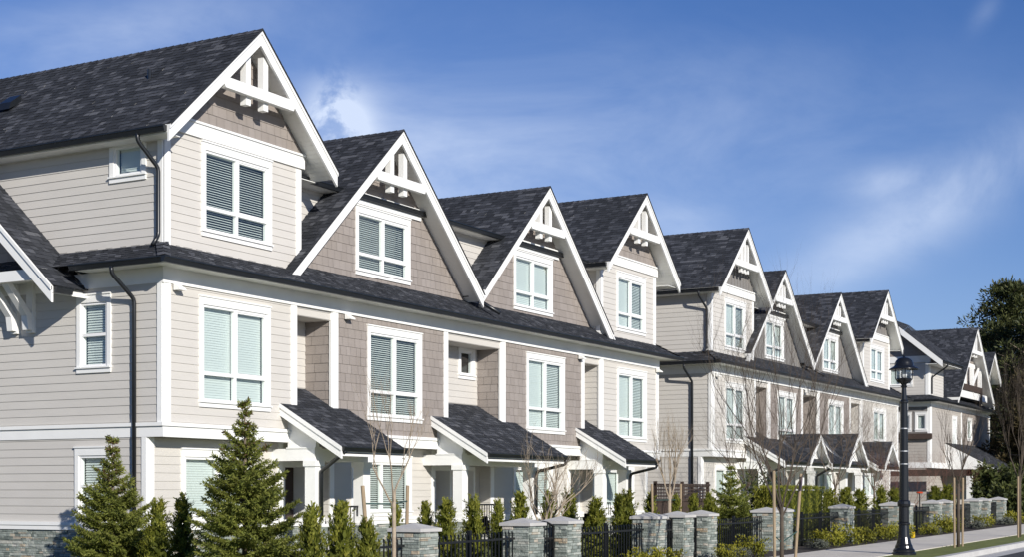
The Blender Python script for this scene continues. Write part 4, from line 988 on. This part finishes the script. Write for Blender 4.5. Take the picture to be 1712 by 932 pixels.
# clipped hedge
rr = random.Random(4); mb = MB()
for i in range(9000):
    x = rr.uniform(0, 4.2); y = rr.uniform(0, .6); z = rr.uniform(.05, 1.5)
    f = rr.choice('xyzy'); 
    if f == 'y': y = rr.gauss(0, .03)
    elif f == 'z': z = 1.5 + rr.gauss(0, .02)
    else: x = rr.choice((0, 4.2)) + rr.gauss(0, .03)
    y += .05 * math.sin(x * 9)
    leafquad(mb, Vector((x, y, z)), Vector((0, -.15, .9)) + rv(rr) * .5, Vector((0, -1, 0)) + rv(rr) * .6, rr.uniform(.05, .1), rr.uniform(.02, .035), min(1, max(0, .5 + .35 * math.sin(x * 9 + 1) + rr.uniform(-.3, .3))))
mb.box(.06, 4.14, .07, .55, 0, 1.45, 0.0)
o = mb.build('cedar_hedge', cedarm); o.location = (15.3, -6.9, g(17) + .08); tag(o, 'flat-topped clipped cedar hedge behind the black fence', 'hedge')
# bare trees
young_tree(-4.15, -8.15, 1.55, 3.1, 'thin staked tree with a forked trunk beside the first pillar', 31, r=.035, m=palebark, depth=4, spread=.42, up=.35, forks=3)
stake(-4.62, -8.1, -4.78, -8.05, 1.72, 'leaning stake left of the thin tree, rising out of a ragged cedar')
stake(-2.42, -7.2, -2.36, -7.2, 1.72, 'upright stake behind the first stone pillar')
tie([(-4.75, -8.05, 1.44), (-4.15, -8.12, 1.43), (-2.38, -7.2, 1.46)], 'strap tying the thin tree beside the first pillar to two stakes')
t = thing('bare_tree', 'multi-stemmed bare tree spreading behind the second and third pillars', 'tree', (3.9, -6.25, g(4) + .1), 'bare young trees')
rr = random.Random(9); mb = MB(); cr = MB()
for i, (dx, dy, L, r) in enumerate([(.02, 0, .8, .05), (.75, .1, .95, .026), (.5, -.2, .8, .022), (-.5, .1, .8, .02), (.9, -.1, .6, .018), (-.7, -.2, .7, .016)]):
    d = Vector((dx, dy, 1 - .45 * abs(dx))).normalized(); base = Vector((.02 * i, 0, .55 if i else -.1))
    mb.tube([base, base + d * L * .5, base + d * L], [r, r * .9, r * .8], 6)
    for j in range(2): bare_tree(cr, base + d * L * (.7 + .3 * j), (d + rv(rr) * .35).normalized(), .62, r * .62, 3, rr, .5, .2)
mb.build('trunk', palebark, t, smooth=True); cr.build('crown', palebark, t)
young_tree(10.0, -6.25, 1.5, 3.6, 'staked tree before the lattice fence between two terraces', 45, r=.05, m=palebark, depth=4, spread=.38, up=.4, forks=5)
stake(9.0, -6.3, 8.9, -6.3, 1.72, 'left stake of the tree before the lattice fence'); stake(10.75, -6.2, 10.78, -6.2, 1.72, 'right stake of the tree before the lattice fence')
tie([(8.93, -6.3, 1.42), (10.0, -6.25, 1.42), (10.77, -6.2, 1.42)], 'strap tying the tree before the lattice fence to its stakes')
young_tree(3.27, -11.3, 1.2, 4.9, 'street tree with a thicket of dark twigs, nearest on the verge', 52, r=.042, m=darkbark, depth=5, spread=.45, up=.32, forks=6)
stake(3.05, -11.25, 3.0, -11.25, 1.95, 'left stake of the nearest street tree'); stake(3.62, -11.4, 4.15, -11.35, 1.9, 'right stake of the nearest street tree, with a ribbon at its top')
mb = MB(); mb.prism([(3.98, -11.42, 1.62), (4.05, -11.40, 1.66), (4.12, -11.39, 1.84), (4.06, -11.42, 1.9), (4.0, -11.43, 1.78)], (.02, .03, 0)); tag(mb.build('ribbon', ribbonm), 'pink ribbon tied to the right stake of the nearest street tree', 'ribbon')
tie([(3.02, -11.25, .85), (3.27, -11.3, .72), (3.85, -11.38, .9)], 'strap tying the nearest street tree to its stakes')
young_tree(16.5, -11.3, 1.6, 3.7, 'street tree between two stakes beyond the lamp post', 61, r=.045, m=darkbark, depth=4, spread=.3, up=.4, forks=5)
stake(16.1, -11.3, 16.05, -11.3, 1.85, 'left stake of the street tree beyond the lamp post'); stake(16.95, -11.3, 17.0, -11.3, 1.85, 'right stake of the street tree beyond the lamp post')
young_tree(24.3, -11.3, 1.9, 5.0, 'farthest street tree, standing at the right edge beside one stake', 66, r=.05, m=darkbark, depth=5, spread=.28, up=.4, forks=5)
stake(23.8, -11.35, 23.8, -11.35, 1.9, 'stake of the farthest street tree at the right edge')
for (x, y, h, s, lab) in [(21.5, -3.8, 4.6, 71, 'dense twiggy bare tree before the left part of the middle terrace'), (25.5, -3.6, 4.9, 72, 'bare tree before the middle terrace, right of the dense twiggy one'), (31, -3.6, 4.9, 73, 'bare tree before the middle terrace porch gables'), (36, -3.6, 5.0, 74, 'bare tree before the right part of the middle terrace')]:
    young_tree(x, y, 1.5, h, lab, s, r=.04, m=twigbark, depth=5, spread=.62, up=.24, forks=8)
for (x, y, h, s, lab) in [(31.5, -5.4, 2.8, 81, 'reddish bare shrub right of the lamp post'), (36, -5.0, 2.9, 82, 'reddish bare shrub behind the twin pillars past the lamp post'), (42, -5.0, 3.0, 83, 'farthest reddish bare shrub, below the brown porch beam')]:
    young_tree(x, y, .5, h, lab, s, r=.03, m=redtwig, depth=5, spread=.75, up=.3, forks=6, name='bare_shrub', group='reddish bare shrubs', cat='shrub')
# leafy evergreen shrub behind the hedge
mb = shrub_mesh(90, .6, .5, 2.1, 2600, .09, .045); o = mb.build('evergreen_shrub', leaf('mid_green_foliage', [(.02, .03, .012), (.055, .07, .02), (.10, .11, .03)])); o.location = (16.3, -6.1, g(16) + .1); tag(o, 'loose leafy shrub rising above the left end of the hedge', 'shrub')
# low yellow-green shrubs in the bed
YM = [shrub_mesh(95 + i, .42, .28, .42, 900, .06, .028, .9) for i in range(3)]; YO = [None] * 3
Y = [(4.0, -8.35, 1, 'low yellow-green shrub below the second picket fence, left one'), (4.9, -8.35, 1, 'low yellow-green shrub before the fourth pillar'), (8.1, -8.4, .8, 'small yellow-green shrub at the foot of the sixth pillar'), (9.4, -8.4, 1.1, 'yellow-green shrub right of the gate pillars beside grey mounds'),
 (15.2, -8.4, 1.2, 'yellow-green shrub before the hedge, left one'), (16.6, -8.4, 1.3, 'largest yellow-green shrub before the hedge'), (18.1, -8.45, 1.0, 'yellow-green shrub at the foot of the ninth pillar'), (20.2, -8.45, 1.2, 'yellow-green shrub left of the lamp post, before the dark cedars'), (21.8, -8.45, 1.2, 'yellow-green shrub touching the lamp post on its left'), (26.6, -8.45, 1.4, 'orange-tinged yellow shrub right of the lamp post'), (33.2, -8.4, 1.2, 'far yellow-green shrub behind the street tree stakes'),
 (24.9, -8.5, .9, 'yellow-green shrub right behind the lamp post foot'), (28.0, -8.45, 1.1, 'yellow-green shrub before the left twin pillar'), (37.9, -8.4, 1.3, 'farthest yellow-green shrub, before the last pillar')]
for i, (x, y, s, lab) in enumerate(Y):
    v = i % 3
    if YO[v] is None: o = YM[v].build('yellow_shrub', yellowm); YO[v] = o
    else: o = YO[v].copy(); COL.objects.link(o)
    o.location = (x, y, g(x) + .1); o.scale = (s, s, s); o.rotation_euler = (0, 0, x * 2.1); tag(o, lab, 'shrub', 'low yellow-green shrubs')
GO = None
for (x, y, s, lab) in [(8.75, -8.4, 1, 'grey-green mound between the sixth pillar and a yellow shrub'), (14.0, -8.45, 1, 'grey-green mound at the left foot of the hedge'), (25.3, -8.45, 1.1, 'grey-green mound right of the lamp post base'), (31.5, -8.4, 1.2, 'grey-green mound at the foot of the twin pillars'), (36.9, -8.3, 1.3, 'grey-green mound before the last pillar')]:
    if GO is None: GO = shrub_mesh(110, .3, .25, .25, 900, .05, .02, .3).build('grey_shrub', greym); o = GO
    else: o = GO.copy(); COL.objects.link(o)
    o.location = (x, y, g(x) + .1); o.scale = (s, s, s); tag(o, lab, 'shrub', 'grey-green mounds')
# big conifers and other trees at the end of the street
def conifer(x, y, h, rad, label, seed, m, n=70, z0=.15, clump=.9):
    t = thing('conifer_tree', label, 'tree', (x, y, g(x)), 'tall trees at the end of the street'); rr = random.Random(seed); tk = MB(); fo = MB()
    tk.tube([(0, 0, -.2), (.2, .1, h * .5), (0, .2, h * .97)], [h * .022, h * .014, .04], 8)
    for i in range(n):
        f = z0 + (1 - z0) * (i / n) ** .9; z = h * f; a = i * 2.399 + rr.uniform(-.5, .5)
        prof = math.sin(min(1, (1 - (f - z0) / (1 - z0)) * 1.15 + .06) * 1.57) ** .8
        L = rad * prof * rr.uniform(.55, 1.12); d = Vector((math.cos(a), math.sin(a), rr.uniform(-.05, .3)))
        e = Vector((0, 0, z)) + d * L + Vector((0, 0, .12 * L)); tk.tube([(0, 0, z), Vector((0, 0, z)) + d * L * .55, e], [.10, .06, .02], 5, cap=False)
        for j in range(rr.randint(4, 6)):
            s = rr.uniform(.3, 1.05); c = Vector((0, 0, z)) + d * L * s + rv(rr) * L * .16 + Vector((0, 0, .1 * L * s)); rc = clump * rr.uniform(.45, 1.0) ; sh = rr.random()
            for q in range(70):
                v = rv(rr); p = c + Vector((v.x * rc, v.y * rc, v.z * rc * .7)) * rr.uniform(.3, 1)
                leafquad(fo, p, v + Vector((0, 0, .5)) + rv(rr) * .5, rv(rr), rr.uniform(.22, .42), rr.uniform(.07, .13), min(1, max(0, sh * .5 + rr.random() * .35 + .15 * v.z)))
    tk.build('trunk', bark, t); fo.build('crown', m, t)
conifer(88, 1.5, 15.6, 5.3, 'tallest dark conifer, its ragged top above the farthest gables', 201, farconm, n=85, z0=.12)
conifer(84, -1.2, 13.0, 4.2, 'dark conifer at the right edge, in front of the tallest one', 202, farconm, n=80, z0=.2)
conifer(100, 6.0, 13.0, 4.5, 'dark conifer behind the small far gable', 203, farconm, n=70, z0=.1)
conifer(70, -3.4, 8.0, 2.4, 'brownish tree before the conifers at the right edge', 204, brownleaf, n=50, z0=.3, clump=.6)
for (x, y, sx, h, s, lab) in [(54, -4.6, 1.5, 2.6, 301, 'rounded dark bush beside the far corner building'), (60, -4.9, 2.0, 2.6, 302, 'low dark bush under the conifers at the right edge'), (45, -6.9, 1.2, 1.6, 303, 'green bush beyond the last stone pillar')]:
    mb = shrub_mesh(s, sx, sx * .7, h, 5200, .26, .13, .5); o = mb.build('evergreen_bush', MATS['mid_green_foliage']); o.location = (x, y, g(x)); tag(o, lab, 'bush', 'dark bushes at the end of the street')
# distant wood
rr = random.Random(77); mb = MB()
for i in range(9000):
    a = rr.uniform(-60, 60); x = 230 + rr.uniform(-12, 12); y = a * 2.2; hh = 6 + 2.5 * math.sin(a * .35) + 1.5 * math.sin(a * 1.1 + 1)
    leafquad(mb, Vector((x, y, g(x) + hh * rr.random() ** .8)), Vector((0, 0, .8)) + rv(rr), rv(rr), rr.uniform(1.2, 2.6), rr.uniform(.6, 1.2), rr.random())
tag(mb.build('distant_wood', farconm), 'far-off dark wood closing the end of the street', 'wood', kind='stuff')
# ------------------------------------------------------------------ pillars, fences, gates, lamp
def pillar_parts(t, seed, w=.5, h=1.0):
    m = MB(); fr = [(FRONT(0), 0, w), (SIDE(0), 0, w), (RSIDE(w), 0, w), (BACK(w), 0, w)]
    for i, (f, a, b) in enumerate(fr): stones(m, f, a, b, -.3, h - .075, seed=seed + i, rough=.028)
    m.box(.012, w - .012, .012, w - .012, -.3, h - .08, 0.0)
    m.build('stone_shaft', stone, t)
    m = MB(); o = .05
    m.hexa([(-o, -o, h - .075), (w + o, -o, h - .075), (w + o, w + o, h - .075), (-o, w + o, h - .075), (-o, -o, h - .025), (w + o, -o, h - .025), (w + o, w + o, h - .025), (-o, w + o, h - .025)])
    c = w / 2; A = [(-o, -o, h - .025), (w + o, -o, h - .025), (w + o, w + o, h - .025), (-o, w + o, h - .025)]
    for i in range(4): m.poly([A[i], A[(i + 1) % 4], (c, c, h + .06)])
    m.build('cap_stone', concrete, t)
PX = [(-3.1, 'nearest stone pillar, standing alone by the thin staked tree'), (.28, 'second stone pillar, left post of the first gate'), (1.69, 'third stone pillar, right post of the first gate'), (5.52, 'fourth stone pillar, first of a close trio with two gates'), (6.94, 'fifth stone pillar, middle of the close trio with two gates'), (8.24, 'sixth stone pillar, last of the close trio with two gates'), (12.35, 'stone pillar behind the nearest street tree, left of its pair'), (13.3, 'stone pillar behind the nearest street tree, right of its pair'),
      (18.4, 'stone pillar at the right end of the clipped hedge'), (23.4, 'stone pillar partly hidden by the lamp post, on its left'), (24.7, 'stone pillar showing just right of the lamp post'), (28.4, 'left of the twin pillars past the lamp post'), (30.0, 'right of the twin pillars past the lamp post'), (34.4, 'left of the far twin pillars behind the street tree stakes'), (36.0, 'right of the far twin pillars behind the street tree stakes'), (38.9, 'last stone pillar before the far bushes')]
protoP = []
for i, (x, lab) in enumerate(PX):
    if i < 3:
        t = thing('stone_pillar', lab, 'pillar', (x, -7.9, g(x) + .1), 'stone pillars along the pavement'); pillar_parts(t, 500 + 10 * i); protoP.append(t)
    else:
        t = copy_tree(protoP[i % 3]); t.location = (x, -7.9, g(x) + .1); t['label'] = lab
def fence(x0, x1, label, y=-7.65):
    t = thing('picket_fence', label, 'fence', (x0, y, g(x0) + .1), 'black iron fences between pillars'); L = x1 - x0; sl = g(x1) - g(x0)
    m = MB(); n = max(2, int(L / .115))
    for i in range(n):
        x = L * (i + .5) / n; z = sl * x / L; m.box(x - .009, x + .009, -.009, .009, .04 + z, .80 + z); m.prism([(x - .012, -.012, .80 + z), (x + .012, -.012, .80 + z), (x, 0, .84 + z)], (0, .024, 0))
    pk = m.build('pickets', ironm, t)
    for z in (.70, .14):
        m = MB(); m.hexa([(0, -.018, z), (L, -.018, z + sl), (L, .018, z + sl), (0, .018, z), (0, -.018, z + .035), (L, -.018, z + sl + .035), (L, .018, z + sl + .035), (0, .018, z + .035)]); m.build('rail', ironm, t)
    for x in [L * k / max(1, round(L / 1.7)) for k in range(1, max(1, round(L / 1.7)))]:
        m = MB(); m.box(x - .03, x + .03, .02, .08, 0, .9); m.build('post', ironm, t)
FN = [(-5.7, -3.15, 'fence left of the nearest pillar, hidden behind cedars'), (-2.55, .22, 'fence between the nearest pillar and the second pillar'), (2.25, 5.46, 'fence between the third pillar and the fourth pillar'), (8.8, 12.3, 'fence right of the close trio of pillars'), (13.9, 18.35, 'fence in front of the clipped hedge'), (19.0, 23.3, 'fence left of the lamp post before the dark cedars'), (25.3, 28.3, 'fence right of the lamp post'), (30.6, 34.3, 'fence behind the street tree stakes'), (36.6, 38.8, 'farthest fence, beside the last pillar')]
for a, b, l in FN: fence(a, b, 'black iron picket ' + l)
def gate(x0, x1, label, y=-7.65):
    t = thing('iron_gate', label, 'gate', (x0, y, g(x0) + .1), 'narrow iron gates between pillars'); L = x1 - x0; m = MB()
    m.box(.02, .06, -.02, .02, .05, .9); m.box(L - .06, L - .02, -.02, .02, .05, .9); m.box(.06, L - .06, -.015, .015, .12, .16); m.box(.06, L - .06, -.015, .015, .66, .70)
    m.tube([(.04, 0, .9), (L * .3, 0, .96), (L * .5, 0, .98), (L * .7, 0, .96), (L - .04, 0, .9)], .018, 6); m.build('gate_frame', ironm, t)
    m = MB(); n = max(3, int((L - .12) / .10))
    for i in range(1, n): x = .06 + (L - .12) * i / n; m.box(x - .009, x + .009, -.009, .009, .16, .95)
    m.build('bars', ironm, t)
    m = MB(); m.box(L - .12, L - .06, -.05, .05, .5, .62); m.build('latch', ironm, t)
gate(.80, 1.67, 'iron gate between the second and third pillars'); gate(6.04, 6.92, 'iron gate between the fourth and fifth pillars'); gate(7.46, 8.22, 'iron gate between the fifth and sixth pillars')
gate(12.87, 13.28, 'iron gate between the pillars behind the nearest street tree'); gate(23.92, 24.68, 'iron gate behind the lamp post')
# lattice fence between the terraces
t = thing('lattice_fence', 'dark brown board fence with a lattice top, between the two nearer terraces', 'fence', (23.5, .12, g(24)))
L = 4.7
m = MB(); 
for i in range(32): m.box(i * L / 32 + .004, (i + 1) * L / 32 - .004, 0, .02, .0, 1.18)
m.build('board_panel', brownwood, t)
m = MB()
for z in (1.18, 1.28, 1.39, 1.50, 1.61): m.box(0, L, -.012, .0, z, z + .042)
for i in range(int(L / .13) + 1): x = i * .13; m.box(x, x + .045, .001, .013, 1.18, 1.66)
m.build('lattice', brownwood, t)
m = MB(); m.box(0, L, -.05, .06, 1.66, 1.72); m.box(0, L, -.04, .05, 1.12, 1.18); m.build('rail', brownwood, t)
for x in (0.05, 2.3, 4.6):
    m = MB(); m.box(x - .05, x + .05, -.03, .07, 0, 1.8); m.build('post', brownwood, t)
# street lamp
lx, ly = 11.9, -11.15
t = thing('street_lamp', 'tall glossy black lamp post with a domed lantern, on the grass verge', 'street lamp', (lx, ly, g(lx) + .1)); t.scale = (1, 1, .962)
lampm = mat('glossy_black_lamp_paint', (0.010, 0.011, 0.013), 0.25, spec=0.5)
m = MB(); m.lathe([(.0, 0), (.27, 0), (.27, .05), (.24, .08), (.24, .12), (.20, .17), (.19, .22), (.165, .27), (.13, .42), (.118, .60), (.112, .70), (.135, .72), (.135, .75), (.10, .78)], 24); m.build('base', lampm, t, smooth=False)
m = MB(); m.lathe([(.115, .78), (.112, 1.12), (.14, 1.14), (.145, 1.2), (.14, 1.26), (.105, 1.29), (.09, 2.6), (.08, 3.55), (.095, 3.57), (.095, 3.61), (.065, 3.64), (.05, 3.92), (.075, 3.95), (.05, 3.98)], 20); m.build('post', lampm, t)
m = MB(); m.lathe([(.045, 3.96), (.06, 4.0), (.10, 4.04), (.17, 4.10), (.175, 4.12), (.165, 4.14)], 20)
for i in range(4):
    a = i * math.pi / 2 + .4; p = lambda r, z: (r * math.cos(a), r * math.sin(a), z)
    m.tube([p(.12, 4.04), p(.185, 4.13), p(.19, 4.34), p(.17, 4.40)], .011, 6)
m.build('lantern_cage', lampm, t)
m = MB(); m.lathe([(.10, 4.10), (.155, 4.16), (.165, 4.28), (.16, 4.38)], 20); m.build('globe', clearglass, t, smooth=True)
m = MB(); m.lathe([(0, 4.14), (.055, 4.15), (.07, 4.22), (.05, 4.36), (0, 4.38)], 14); m.build('bulb', bulbm, t, smooth=True)
m = MB(); m.lathe([(.33, 4.345), (.335, 4.355), (.30, 4.385), (.225, 4.425), (.215, 4.44), (.205, 4.50), (.18, 4.56), (.13, 4.61), (.06, 4.635), (.03, 4.64), (.02, 4.67), (0, 4.68)], 28); m.lathe([(.33, 4.345), (.16, 4.40), (0, 4.41)], 28); m.build('hood', lampm, t, smooth=True)
for z in (2.12, 2.42, 2.95):
    m = MB(); r = .09 + (2.6 - z) * .012 + .012; m.lathe([(r - .01, z), (r, z + .002), (r, z + .026), (r - .01, z + .028)], 20); m.build('steel_band', steel, t)
m = MB(); m.box(.06, .16, -.05, .05, 3.4, 3.56); m.build('sensor_box', concrete, t)
# small coloured things in the planting
mb = MB(); mb.prism([(0, 0, 0), (.10, 0, 0), (.07, 0, .17), (.03, 0, .17)], (0, .08, 0)); o = mb.build('marker_flag', yellowplastic); o.location = (21.9, -8.8, g(22) + .12); tag(o, 'small yellow marker beside the foot of the lamp post', 'marker')
mb = MB(); mb.lathe([(.0, 0), (.10, .0), (.13, .03), (.10, .06), (0, .07)], 10); o = mb.build('plastic_saucer', orangem); o.location = (33.5, -6.0, 1.55); 
mb2 = MB(); mb2.tube([(0, 0, -1.3), (0, 0, .02)], .02, 6); o2 = mb2.build('pole', ironm, o); tag(o, 'orange-red disc on a pole behind the twin pillars', 'disc')
# power lines
for k, (z0, z1) in enumerate(((10.75, 10.9), (10.25, 10.35))):
    mb = MB(); n = 12; pts = [(82 + 0 * i, 14 - 54 * i / n, z0 - .5 * math.sin(math.pi * i / n) * .6) for i in range(n + 1)]; mb.tube(pts, .018, 5)
    tag(mb.build('power_line', ironm), ('upper' if k == 0 else 'lower') + ' of two power lines crossing before the tall conifers', 'power line', 'power lines across the street')
